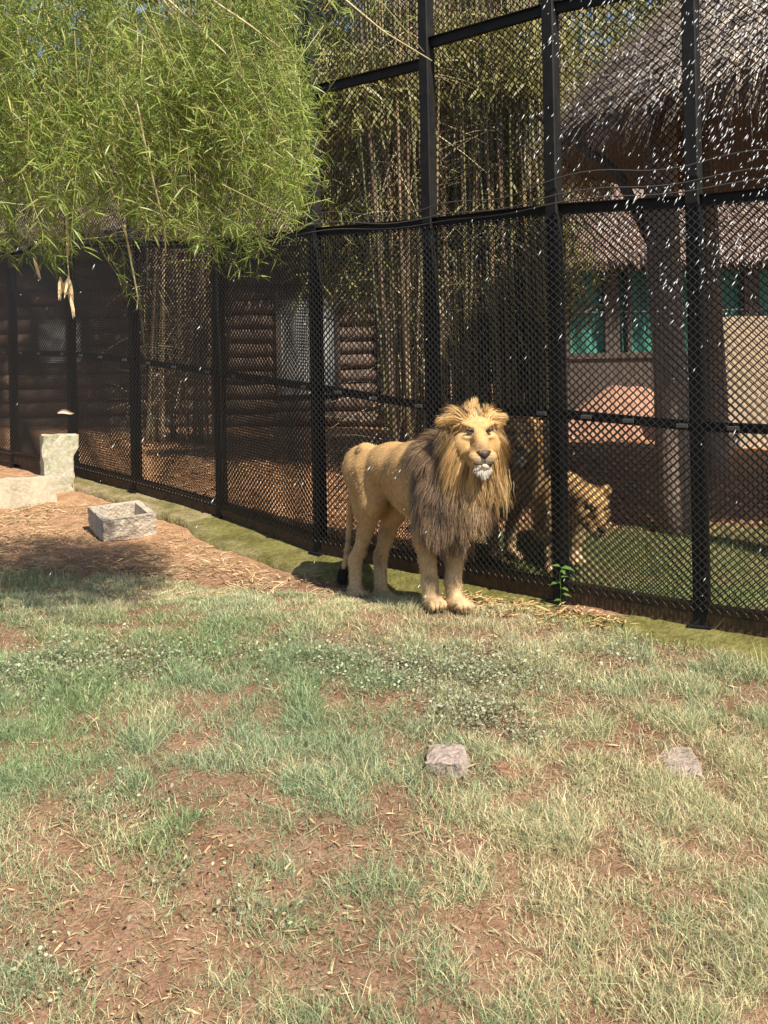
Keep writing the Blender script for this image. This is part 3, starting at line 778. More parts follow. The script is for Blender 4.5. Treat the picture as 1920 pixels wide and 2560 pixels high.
    lk9 = N2(ang * 4.0, q2[:, 1] * 9, 2.4); cc2 = GOLD * (.55 + .6 * tone) * (.55 + .9 * lk9)[:, None]
    dk = np.clip((-q2[:, 1] - .05) / .05, 0, 1)[:, None] * rng.random((m, 1)); cc2 = cc2 * (1 - .75 * dk) + DKB * .75 * dk
    bend = np.where(crest[:, None], np.array([0, .0, .05]), np.array([0, .05, -.42])); bend[ear] = [0, 0, -.12]
    bend, near2, ph2 = clump(p2, d2, L2, bend, 700, .4)
    cc2 = cc2 * (.75 + .5 * rng.random(700))[near2][:, None]
    S2 = ribbons(p2 - n2 * .004, d2, n2, L2, np.full(m, .0036), bend, 4, np.full(m, .006), True, ph2)
    # pale chest locks
    k = 2600; x = rng.normal(size=k) * .06 + .01; p3 = Hc + np.stack([x, .055 - .10 * rng.random(k) - .5 * x * x, -.15 - .12 * rng.random(k)], 1) @ B.T
    n3 = np.tile(Fd, (k, 1)); lk3 = N1(x * 1.0, x * 0 + 4, 60)
    d3 = nrm(np.array([0, 0, -1.0]) + np.stack([x * 1.6, -np.full(k, .10), 0 * x], 1) @ B.T + rng.normal(size=(k, 3)) * .07)
    L3 = (.10 + .17 * rng.random(k)) * (.6 + .7 * lk3); cc3 = (np.array([.56, .37, .17]) * (.45 + .75 * rng.random((k, 1))) * (.6 + .7 * lk3)[:, None])
    b3, near3, ph3 = clump(p3, d3, L3, np.tile([0, .12, -.05], (k, 1)), 130, .75)
    S3 = ribbons(p3, d3, n3, L3, np.full(k, .0034), b3, 6, np.full(k, .014), True, ph3)
    # white beard
    k4 = 1100; x4 = rng.normal(size=k4).clip(-1.7, 1.7) * .027; p4 = Hc + np.stack([x4, .155 + .018 * rng.random(k4) - 5 * x4 * x4, -.168 - .022 * rng.random(k4)], 1) @ B.T
    d4 = nrm(np.array([0, 0, -1.0]) + np.stack([x4 * 6, np.full(k4, .12), 0 * x4], 1) @ B.T + rng.normal(size=(k4, 3)) * .15)
    S4 = ribbons(p4, d4, np.tile(Fd, (k4, 1)), (.012 + .045 * rng.random(k4)) * (1.15 - np.abs(x4) / .06), np.full(k4, .0032), np.tile([0, .1, 0], (k4, 1)), 3)
    cc4 = np.array([.64, .57, .47]) * (.5 + .55 * rng.random((k4, 1)))
    sets = [(S1, cc, 5), (S2, cc2, 5), (S3, cc3, 7), (S4, cc4, 4)]
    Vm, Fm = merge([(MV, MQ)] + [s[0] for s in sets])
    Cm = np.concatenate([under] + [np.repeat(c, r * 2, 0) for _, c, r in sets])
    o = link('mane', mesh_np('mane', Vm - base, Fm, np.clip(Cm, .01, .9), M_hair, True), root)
    # tail tuft
    k6 = 700; p6 = P(858, 1428, 6.9) + rng.normal(size=(k6, 3)) * .012
    d6 = nrm(np.array([-.05, 0, -1.0]) + rng.normal(size=(k6, 3)) * .28)
    VT, QT = ribbons(p6 - base, d6, rand_dir(k6), .05 + .05 * rng.random(k6), np.full(k6, .005), np.zeros((k6, 3)), 3)
    o = link('tail_tuft', mesh_np('tail_tuft', VT, QT, np.tile([.02, .016, .014], (k6 * 8, 1)), M_hair), root)
    nose = Hc + B @ np.array([0, .2, -.09])
    return root, base, nose
LION, LION_BASE, LION_NOSE = build_lion()

def copy_tree(o, parent=None):
    c = o.copy(); col.objects.link(c); c.parent = parent
    for ch in [k for k in bpy.data.objects if k.parent == o]: copy_tree(ch, c)
    return c
def build_rear_lion():
    r = copy_tree(LION)
    a = math.radians(-14); rel = (LION_NOSE - LION_BASE) * .88
    R = np.array([[math.cos(a), -math.sin(a)], [math.sin(a), math.cos(a)]])
    t = P(1300, 1122, 7.2); xy = t[:2] - R @ rel[:2]
    r.location = (xy[0], xy[1], float(GZ(xy[0], xy[1])) + .0); r.rotation_euler = (0, 0, a)
    r.scale = (.88, .88, .88); r['label'] = 'second dark-maned male lion standing behind the wire fence'
build_rear_lion()

def build_lioness():
    hz = lambda p: np.array([p[0], p[1], float(GZ(p[0], p[1]))])
    f1, f2 = hz(P(1381, 1448, 7.42)), hz(P(1440, 1448, 7.66)); h1, h2 = hz(P(1352, 1430, 8.32)), hz(P(1412, 1430, 8.40))
    base = (f1 + f2 + h1 + h2) / 4
    root = thing('lioness', base, 'tan lioness lowering her head behind the wire fence', 'lioness')
    pr = []
    a, b, c = P(1388, 1240, 8.30), P(1398, 1252, 7.95), P(1412, 1240, 7.6)
    pr += [('c', a, b, .15, .165, .08), ('c', b, c, .165, .175, .08)]
    Fd = nrm(np.array([.30, -.84, -.42])); B = frame(Fd); sc = .92
    Hc = P(1480, 1262, 7.22)
    pr += [('c', c, Hc + B @ np.array([0, -.09, -.0]), .15, .105, .06)]
    for f, s in ((f1, P(1392, 1275, 7.52)), (f2, P(1445, 1275, 7.62))):
        e = (s + f) / 2 + np.array([0, .03, .0]); w = f + np.array([0, .02, .13])
        pr += [('c', s, e, .10, .062, .05), ('c', e, w, .062, .046, .03), ('c', w, f + np.array([0, 0, .05]), .046, .045, .02)]; paw(pr, f, (.1, -.99))
    for f, s in ((h1, P(1365, 1255, 8.26)), (h2, P(1415, 1255, 8.32))):
        kn = s * .45 + f * .55 + np.array([.02, -.10, .06]); hk = f + np.array([-.01, .09, .25])
        pr += [('c', s, kn, .12, .085, .05), ('c', kn, hk, .078, .043, .04), ('c', hk, f + np.array([0, .01, .05]), .043, .042, .02)]; paw(pr, f, (.1, -.99))
    t0 = P(1385, 1215, 8.45); tl = [t0, t0 + [0, .1, -.15], t0 + [.02, .14, -.4], t0 + [.04, .1, -.62]]
    for i in range(3): pr.append(('c', tl[i], tl[i + 1], .026 - .004 * i, .022 - .004 * i, .02))
    pr += head_prims(Hc, B, sc, 1.25)
    V, Q = sdf_mesh(pr, .0105, .05); N = vnormals(V, Q)
    C = coat(V, N, Hc, B, sc, [f1, f2, h1, h2], 0)
    link('body', mesh_np('body', V - base, Q, C, M_fur, True), root)
    head_detail(root, base, Hc, B, sc)
    short_fur(V, Q, N, C, 9000, np.array([.1, -1, 0]), 'coat', root, base, .02)
build_lioness()

# ------------------------------------------------------------------ foliage builders
def leaf_cloud(cen, dirs, L, W, nrmv, droop):
    """lance-shaped leaves: 6 vertices, two quads folded along the length; cen = leaf base"""
    n = len(cen); s = nrm(np.cross(dirs, nrmv)); V = np.zeros((n, 6, 3))
    a = cen; b = cen + dirs * (L * .35)[:, None] + droop * (L * .10)[:, None]; c = cen + dirs * (L * .7)[:, None] + droop * (L * .42)[:, None]; d = cen + dirs * (L * .98)[:, None] + droop * (L * .85)[:, None]
    V[:, 0] = a; V[:, 1] = b - s * (W * .5)[:, None]; V[:, 2] = b + s * (W * .5)[:, None]; V[:, 3] = c - s * (W * .36)[:, None]; V[:, 4] = c + s * (W * .36)[:, None]; V[:, 5] = d
    k = (np.arange(n) * 6)[:, None]
    return V.reshape(-1, 3), [k + np.array([[1, 2, 4, 3]]), np.concatenate([k + np.array([[0, 2, 1]]), k + np.array([[3, 4, 5]])])]

def in_poly(x, y, poly):
    poly = np.array(poly, float); ins = np.zeros(len(x), bool); j = len(poly) - 1
    for i in range(len(poly)):
        c = ((poly[i, 1] > y) != (poly[j, 1] > y)) & (x < (poly[j, 0] - poly[i, 0]) * (y - poly[i, 1]) / (poly[j, 1] - poly[i, 1] + 1e-9) + poly[i, 0])
        ins ^= c; j = i
    return ins

def Pn(x, y, Z):
    v = np.stack([(x - XC) / F_PX * Z, -(y - YH) / F_PX * Z, -Z], -1)
    return v @ CMn.T + CAM

# ------------------------------------------------------------------ bamboo hanging in from the left, in front of the fence
def build_front_bamboo():
    ground = np.array([-3.05, 4.9, float(GZ(-3.05, 4.9))])
    root = thing('bamboo_plant', ground, 'green leafy bamboo arching down in front of the fence above the trough', 'bamboo')
    base = ground
    tips = []
    ends = [(620, 300, 5.0), (420, 430, 5.3), (720, 160, 5.5), (180, 470, 4.9), (760, 360, 5.4), (280, 200, 5.7), (560, 90, 4.8), (60, 330, 5.2), (480, 560, 5.0), (140, 560, 5.1), (1060, 130, 5.8), (330, 640, 4.9)]
    mains = []
    for i, (x, y, Z) in enumerate(ends):
        e = P(x, y, Z); b = ground + np.array([.25 * math.cos(i * 2.4), .3 * math.sin(i * 2.4), 0]); top = max(4.2 + .25 * (i % 4), e[2] + 1.1)
        t = np.linspace(0, 1, 26)[:, None]
        c1 = b + [.05, 0, top * .75]; c2 = np.array([b[0] * .55 + e[0] * .45, b[1] * .5 + e[1] * .5, top + .55])
        pts = (1 - t) ** 3 * b + 3 * (1 - t) ** 2 * t * c1 + 3 * (1 - t) * t * t * c2 + t ** 3 * e
        mains.append(pts)
        V, Fc = tube(pts - base, np.linspace(.013, .0025, 26) * (1 + .0 * t[:, 0]), 6)
        link('culm', mesh_np('culm', V, Fc, np.tile([.42, .36, .14], (len(V), 1)), M_culm, True), root)
    # leafy twigs
    poly = [(-150, -150), (1000, -150), (960, 60), (850, 120), (805, 300), (800, 420), (770, 520), (700, 590), (640, 670), (540, 680), (470, 620), (400, 690), (300, 660), (220, 620), (140, 680), (40, 640), (-150, 700)]
    n = 9800; x = rng.uniform(-150, 1100, n); y = rng.uniform(-150, 690, n); Zd = rng.uniform(4.5, 6.1, n)
    k = in_poly(x, y, poly); gap = N1(x / 100, y / 100, 1.05)
    g2 = N2(x / 100 + 5, y / 100 + Zd, 2.3); dens = np.clip(1.2 - np.clip(y - 300, 0, 400) / 360, .15, 1) * np.clip((800 - x) / 120, .05, 1) * np.clip((gap - .14) * 2.8, .08, 1) * np.clip((g2 - .15) * 2.4, .14, 1)
    k &= rng.random(n) < dens
    x, y, Zd = x[k], y[k], Zd[k]
    k2 = 900; x = np.concatenate([x, rng.uniform(330, 775, k2)]); y = np.concatenate([y, 600 - 420 * rng.random(k2) ** .7]); Zd = np.concatenate([Zd, rng.uniform(5.3, 6.3, k2)])
    # clumps hanging out below the edge, each with a twig
    ex = [(168, 660, 5.0), (170, 620, 5.0), (160, 690, 5.0), (335, 740, 5.1), (330, 690, 5.1), (350, 770, 5.1), (325, 640, 5.1), (630, 640, 5.3), (640, 690, 5.3), (600, 600, 5.3), (70, 650, 4.9), (20, 640, 4.9), (500, 640, 5.2), (420, 655, 5.2),
          (830, 250, 5.6), (870, 170, 5.7), (800, 420, 5.6), (860, 540, 6.0), (820, 470, 5.7), (900, 330, 5.8), (950, 80, 5.7), (1010, 60, 5.8), (540, 650, 5.2), (690, 560, 5.3), (730, 520, 5.4)]
    x = np.concatenate([x, [e[0] for e in ex]]); y = np.concatenate([y, [e[1] for e in ex]]); Zd = np.concatenate([Zd, [e[2] for e in ex]])
    tip = Pn(x, y, Zd); m = len(tip)
    hang = nrm(np.stack([rng.normal(size=m) * .5 + .28, rng.normal(size=m) * .45, -.75 + rng.normal(size=m) * .35], 1))
    tl = .16 + .22 * rng.random(m)
    st = tip - hang * tl[:, None] + np.array([-.02, 0, .03])
    Vt, Qt = ribbons(st - base, nrm(tip - st), rand_dir(m), np.linalg.norm(tip - st, axis=1), np.full(m, .0035), np.zeros((m, 3)), 2, None, True)
    o = link('twigs', mesh_np('twigs', Vt, Qt, np.tile([.36, .33, .13], (len(Vt), 1)), M_culm), root); o['kind'] = 'stuff'
    per = 17; T = rng.random((m, per)) * .95 + .05; T[:, :3] = .92 + .08 * rng.random((m, 3))
    c = (st[:, None] + (tip - st)[:, None] * T[..., None]).reshape(-1, 3); nl = len(c)
    ax = np.repeat(hang, per, 0)
    d = nrm(ax * (.25 + .45 * rng.random((nl, 1))) + nrm(rng.normal(size=(nl, 3)) * [1.0, .8, .75]) * 1.15 + np.array([.06, -.05, .0]))
    L = .035 + .058 * rng.random(nl); W = L * (.060 + .03 * rng.random(nl))
    V, Fc = leaf_cloud(c - base, d, L, W, nrm(rand_dir(nl) + np.array([.2, -.5, .6])), np.tile([0, 0, -.22], (nl, 1)))
    hue = rng.random((nl, 1)); yy = np.clip(rng.normal(size=(nl, 1)) * .6 - .4, 0, 1)
    C = np.array([.095, .155, .022]) * (1 - hue) + np.array([.30, .37, .070]) * hue; C = C * (1 - yy) + np.array([.52, .46, .16]) * yy
    o = link('leaves', mesh_np('leaves', V, Fc, np.repeat(C, 6, 0), M_leaf), root); o['kind'] = 'stuff'
    # hanging dry leaves
    parts, cols_ = [], []
    for (hx, hy, Z, nn_) in ((172, 690, 5.0, 5), (175, 735, 5.0, 6), (150, 690, 5.0, 4), (82, 640, 4.95, 2)):
        p0 = P(hx, hy, Z); q = nn_
        dd = nrm(np.array([0, 0, -1.0]) + rng.normal(size=(q, 3)) * .3)
        V, Fc = leaf_cloud(np.tile(p0, (q, 1)) - base, dd, np.full(q, .105), np.full(q, .013), np.tile([.2, -1, .1], (q, 1)), np.tile([0, 0, -.2], (q, 1)))
        parts.append((V, Fc))
    up = [P(175, 735, 5.0) - base, P(172, 690, 5.0) - base, P(168, 640, 5.0) - base, P(165, 540, 5.0) - base]
    parts.append(tube(up, .0028, 5))
    V, Fc = merge(parts); o = link('dry_leaves', mesh_np('dry_leaves', V, Fc, np.tile([.66, .50, .28], (len(V), 1)), M_straw), root); o['label'] = 'cluster of pale dry bamboo leaves'
    # long bare stems seen across the leaves
    for pts in ([(400, -20, 4.7), (560, 130, 4.7), (700, 330, 4.75), (740, 410, 4.8)], [(840, -20, 5.3), (960, 80, 5.3), (1080, 152, 5.35)], [(340, 250, 4.6), (370, 400, 4.65), (410, 560, 4.8), (415, 640, 4.9)], [(530, 0, 4.6), (620, 60, 4.6), (700, 120, 4.65)],
                [(165, 480, 4.85), (168, 560, 4.9), (172, 640, 4.95)], [(310, 560, 5.0), (325, 640, 5.05), (345, 745, 5.1), (342, 775, 5.1)]):
        c = np.array([P(*p) for p in pts]) - base
        tt = np.linspace(0, 1, 16); s = np.linspace(0, 1, len(c)); cc = np.stack([np.interp(tt, s, c[:, i]) for i in range(3)], -1)
        V, Fc = tube(cc, np.linspace(.006, .003, 16), 6)
        link('stem', mesh_np('stem', V, Fc, np.tile([.50, .42, .22], (len(V), 1)), M_culm, True), root)
build_front_bamboo()

# ------------------------------------------------------------------ bamboo clumps beyond the fence
CULM_ME = []
def culm_meshes():
    for i in range(8):
        H = 7.5; n = 30; t = np.linspace(0, 1, n); pts = np.stack([.10 * np.sin(t * 4 + i) * t, .10 * np.cos(t * 3 + i * 2) * t, t * H], -1)
        r = .030 * (1 - .75 * t) * (1 + .0 * t); r[::6] *= 1.12
        V, Fc = tube(pts, r, 7)
        base = [(.27, .195, .11), (.22, .20, .09), (.36, .27, .155), (.16, .16, .075), (.24, .165, .10), (.30, .27, .13), (.18, .125, .08), (.40, .31, .19)][i]
        ring = np.repeat(np.arange(n), 7); ringc = np.concatenate([ring, [0, n - 1]])
        C = np.array(base)[None] * np.where(ringc % 6 == 0, .7, 1.03)[:, None] * (1 + .25 * np.random.default_rng(i).normal(size=(len(V), 1)).clip(-1, 1) * .4)
        CULM_ME.append(mesh_np('culm', V, Fc, C, M_culm, True))
culm_meshes()

def crown_leaves(cen, rad, n, L, tone, dirz=-.4, shell=.0):
    p = rand_dir(n) * (rng.random((n, 1)) ** (1 / 3.)) * rad
    cl = rand_dir(60) * (rng.random((60, 1)) ** .45) * rad * .95            # clumps
    idx = rng.integers(0, 60, n); k = rng.random(n) < .75
    p[k] = cl[idx[k]] + rng.normal(size=(k.sum(), 3)) * rad * .13
    d = nrm(rand_dir(n) + np.array([0, 0, dirz])); LL = L * (.6 + .8 * rng.random(n))
    V, Fc = leaf_cloud(p + cen, d, LL, LL * tone['w'], rand_dir(n), np.tile([0, 0, -.3], (n, 1)))
    h = rng.random((n, 1)); ctone = (.75 + .5 * rng.random(60))[idx][:, None]
    return V, Fc, np.repeat((np.array(tone['a']) * (1 - h) + np.array(tone['b']) * h) * np.where(k[:, None], ctone, 1), 6, 0)

GREEN_Y = dict(a=(.17, .17, .055), b=(.36, .31, .12), w=.13)
GREEN_D = dict(a=(.045, .065, .022), b=(.10, .125, .045), w=.36)
GREEN_B = dict(a=(.09, .11, .035), b=(.20, .20, .07), w=.14)

def bamboo_clump(spots, leans, label, crowns, tone, nl, hs=(.8, 1.1)):
    c = spots.mean(0); loc = np.array([c[0], c[1], float(GZ(c[0], c[1]))])
    root = thing('bamboo_clump', loc, label, 'bamboo')
    for i, (x, y) in enumerate(spots):
        me = CULM_ME[int(rng.integers(0, 8))]
        o = link('culm', me, root, (x - loc[0], y - loc[1], float(GZ(x, y)) - loc[2] - .05))
        s = rng.uniform(.45, 1.0); o.scale = (s, s, rng.uniform(*hs))
        o.rotation_euler = (leans[i][0], leans[i][1], rng.uniform(0, 6.28))
    Vs, Cs = [], []
    for cen, rad, k in crowns:
        V, Fc, C = crown_leaves(np.array(cen) - loc, np.array(rad), int(nl * k), .22, tone); Vs.append((V, Fc)); Cs.append(C)
    V, Fc = merge(Vs); o = link('leaves', mesh_np('leaves', V, Fc, np.concatenate(Cs), M_leaf), root); o['kind'] = 'stuff'
    # thin broken side branches
    n = 1100; i = rng.integers(0, len(spots), n); p = np.stack([spots[i, 0], spots[i, 1], .3 + 5 * rng.random(n)], 1) - [loc[0], loc[1], 0] + rng.normal(size=(n, 3)) * .1
    d = nrm(rand_dir(n) * [1, .6, 1] + np.array([0, -.2, .2]))
    V, Q = ribbons(p, d, rand_dir(n), .25 + .6 * rng.random(n), np.full(n, .010), np.tile([0, 0, -.2], (n, 1)), 3)
    o = link('side_branches', mesh_np('side_branches', V, Q, np.repeat(np.array([.44, .36, .2]) * (.6 + .7 * rng.random((n, 1))), 8, 0), M_culm), root); o['kind'] = 'stuff'

def build_rear_bamboo():
    n = 190; xs = rng.uniform(1100, 1420, n); Z = rng.uniform(11.6, 13.8, n); sp = Pn(xs, np.full(n, 1100.), Z)[:, :2]
    ln = np.stack([rng.normal(size=n) * .03, rng.normal(size=n) * .035 + .01], 1)
    bamboo_clump(sp, ln, 'dense clump of upright tan bamboo culms behind the lion', [((1.3, 12.9, 5.2), (1.4, .9, 2.3), 1), ((1.9, 12.8, 3.4), (.8, .9, 1.6), .5), ((1.2, 12.4, 2.9), (1.1, .9, 1.9), .35), ((.9, 11.4, 4.9), (1.4, .5, .6), .25)], GREEN_Y, 6000)
    n = 66; xs = rng.uniform(985, 1095, n); Z = rng.uniform(10.6, 12.0, n); sp = Pn(xs, np.full(n, 1100.), Z)[:, :2]
    u = (xs - 985) / 110; ln = np.stack([rng.normal(size=n) * .03, -.085 + .085 * u + rng.normal(size=n) * .015], 1)
    bamboo_clump(sp, ln, 'bamboo culms fanning out to one side of the dense clump', [((-.35, 11.8, 4.6), (.9, .8, 1.8), 1), ((-.4, 11.3, 2.9), (.7, .7, .9), .35), ((-.5, 10.6, 4.3), (1.0, .4, .6), .4)], GREEN_Y, 3600)
    n = 26; xs = rng.uniform(350, 550, n); Z = rng.uniform(13.8, 15, n); sp = Pn(xs, np.full(n, 1090.), Z)[:, :2]
    bamboo_clump(sp, rng.normal(size=(n, 2)) * .04, 'thin loose bamboo culms in front of the log cabin', [((-2.9, 14.6, 5.4), (1.6, .9, 1.6), 1)], GREEN_B, 3600)
    n = 60; xs = rng.uniform(1440, 1900, n); Z = rng.uniform(21.2, 23, n); sp = Pn(xs, np.full(n, 1060.), Z)[:, :2]
    bamboo_clump(sp, rng.normal(size=(n, 2)) * .05, 'yellowish leafy bamboo clump rising behind the thatched hut', [((4.6, 21.6, 6.6), (2.7, .9, 2.9), 1.3), ((6.8, 22.2, 6.2), (2.7, 1, 2.9), 1), ((4.8, 21.4, 4.8), (2.2, .5, 1.9), .7), ((8, 22.5, 8.4), (3.2, 1, 2.7), .8)], GREEN_Y, 8000, (1.1, 1.4))
build_rear_bamboo()

def tree(x, y, h, rad, label, tone, n, leaf=.3, trunk_r=.16):
    z = float(GZ(x, y)); root = thing('tree', (x, y, z), label, 'tree', 'trees beyond the enclosure')
    pts = [[0, 0, -.2], [.05, .02, h * .2], [-.06, .05, h * .4], [.05, 0, h * .62], [0, .05, h * .9]]
    parts = [tube(pts, np.array([1.25, 1, .85, .6, .2]) * trunk_r, 9)]
    for i in range(6):
        a = i * 1.05 + x; z0 = h * (.35 + .07 * i); q = np.array([math.cos(a), math.sin(a), .55]) * rad[0] * .65
        parts.append(tube([[0, 0, z0], q * .5 + [0, 0, z0 + .1], q + [0, 0, z0]], np.array([.45, .3, .1]) * trunk_r, 6))
    V, Fc = merge(parts); link('trunk', mesh_np('trunk', V, Fc, None, M_bark, True), root)
    V, Fc, C = crown_leaves(np.array([0, 0, h * .62]), np.array(rad), n, leaf, tone)
    o = link('crown', mesh_np('crown', V, Fc, C, M_leaf), root); o['kind'] = 'stuff'
for k, (x, y, h, r, nl) in enumerate([(-9.5, 24, 9, (4.2, 3, 4.6), 5200), (-4.5, 26, 10.5, (4.4, 3, 5.2), 6500), (.6, 27, 11, (4.2, 3, 5.6), 6500), (5.2, 27, 11, (4.2, 3, 5.4), 6000), (10.5, 25, 10, (4.2, 3, 4.8), 5200), (-14, 22, 9, (4, 3, 4.4), 3500), (15, 26, 10, (4, 3, 4.6), 3500)]):
    tree(x, y, h, r, ['dense dark broadleaf tree rising behind the far end of the log cabin', 'tall dark broadleaf tree rising behind the middle of the log cabin', 'tall dark broadleaf tree behind the dense bamboo clump', 'tall dark broadleaf tree behind the net walled house', 'dense dark broadleaf tree behind the thatched hut', 'dark broadleaf tree beyond the log cabin and the low wall', 'dark broadleaf tree beyond the plaster wall'][k], GREEN_D, nl, .42)

# ------------------------------------------------------------------ buildings beyond the fence
def thatch_strands(p, d, nn, L, W, cols_):
    V, Q = ribbons(p, d, nn, L, W, np.tile([0, 0, -.18], (len(p), 1)), 2, None, True)
    return V, Q, np.repeat(cols_, 6, 0)

def build_hut():
    cx, cy = 4.35, 9.6; z = float(GZ(cx, cy)); root = thing('thatched_hut', (cx, cy, z), 'open hut with a shaggy grey conical thatched roof behind the fence', 'hut')
    ze, R, rise = 3.78 - z, 2.75, 2.1
    # thatch body
    nA, nR = 64, 10; V = []
    for j in range(nR + 1):
        t = j / nR; rr = R * (1 - t) + .05 * t; zz = ze + rise * t - .28 * (1 - t) ** 7
        for i in range(nA):
            a = 2 * math.pi * i / nA; q = 1 + .02 * math.sin(i * 2.3 + j) ; V.append([rr * q * math.cos(a), rr * q * math.sin(a), zz + .03 * math.sin(i * 1.7 + j * 2.1)])
    for j in range(nR + 1):
        t = j / nR; rr = (R - .16) * (1 - t) + .03 * t; zz = ze - .30 + (rise + .07) * t
        for i in range(nA):
            a = 2 * math.pi * i / nA; V.append([rr * math.cos(a), rr * math.sin(a), zz])
    Q = []
    o2 = (nR + 1) * nA
    for j in range(nR):
        for i in range(nA):
            k = (i + 1) % nA; Q.append([j * nA + i, j * nA + k, (j + 1) * nA + k, (j + 1) * nA + i]); Q.append([o2 + j * nA + i, o2 + (j + 1) * nA + i, o2 + (j + 1) * nA + k, o2 + j * nA + k])
    for i in range(nA): k = (i + 1) % nA; Q.append([i, o2 + i, o2 + k, k])
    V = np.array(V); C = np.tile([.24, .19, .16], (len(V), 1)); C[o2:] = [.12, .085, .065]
    n = 15000; a = rng.uniform(math.pi * .72, math.pi * 1.78, n); t = 1 - np.sqrt(rng.random(n)); t = np.clip(t, 0, .97)
    rr = R * (1 - t); sl = math.hypot(R, rise); out = np.stack([np.cos(a), np.sin(a), 0 * a], 1)
    p = out * rr[:, None] + np.stack([0 * a, 0 * a, ze + rise * t + .02 - .28 * (1 - t) ** 7], 1)
    down = nrm(out * R + np.array([0, 0, -rise])); nn = nrm(out * rise + np.array([0, 0, R]))
    d = nrm(down + nn * (.10 + .22 * rng.random((n, 1))) + rng.normal(size=(n, 3)) * .27)
    C1 = np.array([.72, .62, .52]) * (.32 + .9 * rng.random((n, 1)))
    S = thatch_strands(p, d, nn, .16 + .26 * rng.random(n), np.full(n, .017), C1)
    m = 1900; a = rng.uniform(math.pi * .72, math.pi * 1.78, m); out = np.stack([np.cos(a), np.sin(a), 0 * a], 1)     # ragged fringe
    p = out * (R - .1 + .1 * rng.random((m, 1))) + np.stack([0 * a, 0 * a, ze - .26 - .10 * rng.random(m)], 1)
    d = nrm(out * .55 + np.array([0, 0, -.85]) + rng.normal(size=(m, 3)) * .22)
    F2 = thatch_strands(p, d, out, .10 + .34 * rng.random(m) ** 2, np.full(m, .014), np.array([.34, .27, .21]) * (.35 + .9 * rng.random((m, 1))))
    Vm, Fm = merge([(V, np.array(Q)), S[:2], F2[:2]])
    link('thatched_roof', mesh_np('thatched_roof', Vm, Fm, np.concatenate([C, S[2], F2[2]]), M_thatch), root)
    # trunk-like posts and a ring beam
    for (px, Z, rb) in ((1684, 8.62, .135), (2150, 7.4, .13), (1790, 11.3, .13), (2250, 10.8, .13)):
        g = P(px, 1300, Z); gz = float(GZ(g[0], g[1])); tp = np.linspace(0, 1, 10)
        zt = ze + rise * max(0, 1 - np.hypot(g[0] - cx, g[1] - cy) / R) - .1
        pts = np.stack([g[0] - cx - .05 * tp + .02 * np.sin(tp * 7), g[1] - cy + .015 * np.cos(tp * 5), gz - z - .15 + (zt - (gz - z) + .15) * tp], -1)
        V, Fc = tube(pts, rb * (1.12 - .15 * tp + .05 * np.sin(tp * 11)), 12); link('post', mesh_np('post', V, Fc, None, M_wood, True), root)
        if Z == 8.62:
            top = pts[-2]; V, Fc = tube([pts[5], pts[5] * .4 + (top + [-.55, .2, -.05]) * .6, top + [-.95, .35, -.02]], [.05, .05, .04], 8)
            link('brace', mesh_np('brace', V, Fc, None, M_frame, True), root)
    a = np.linspace(0, 2 * math.pi, 41); V, Fc = tube(np.stack([(R - .45) * np.cos(a), (R - .45) * np.sin(a), np.full(41, ze + .18)], -1), .07, 8, False)
    link('ring_beam', mesh_np('ring_beam', V, Fc, None, M_frame, True), root)
    for i in range(26):
        a = math.pi * .7 + i * math.pi * 1.1 / 25; o = np.array([math.cos(a), math.sin(a), 0])
        V, Fc = tube([o * (R - .12) + [0, 0, ze - .30], o * R * .3 + [0, 0, ze + rise * .62]], .03, 6); link('rafter', mesh_np('rafter', V, Fc, None, M_frame, True), root)
build_hut()

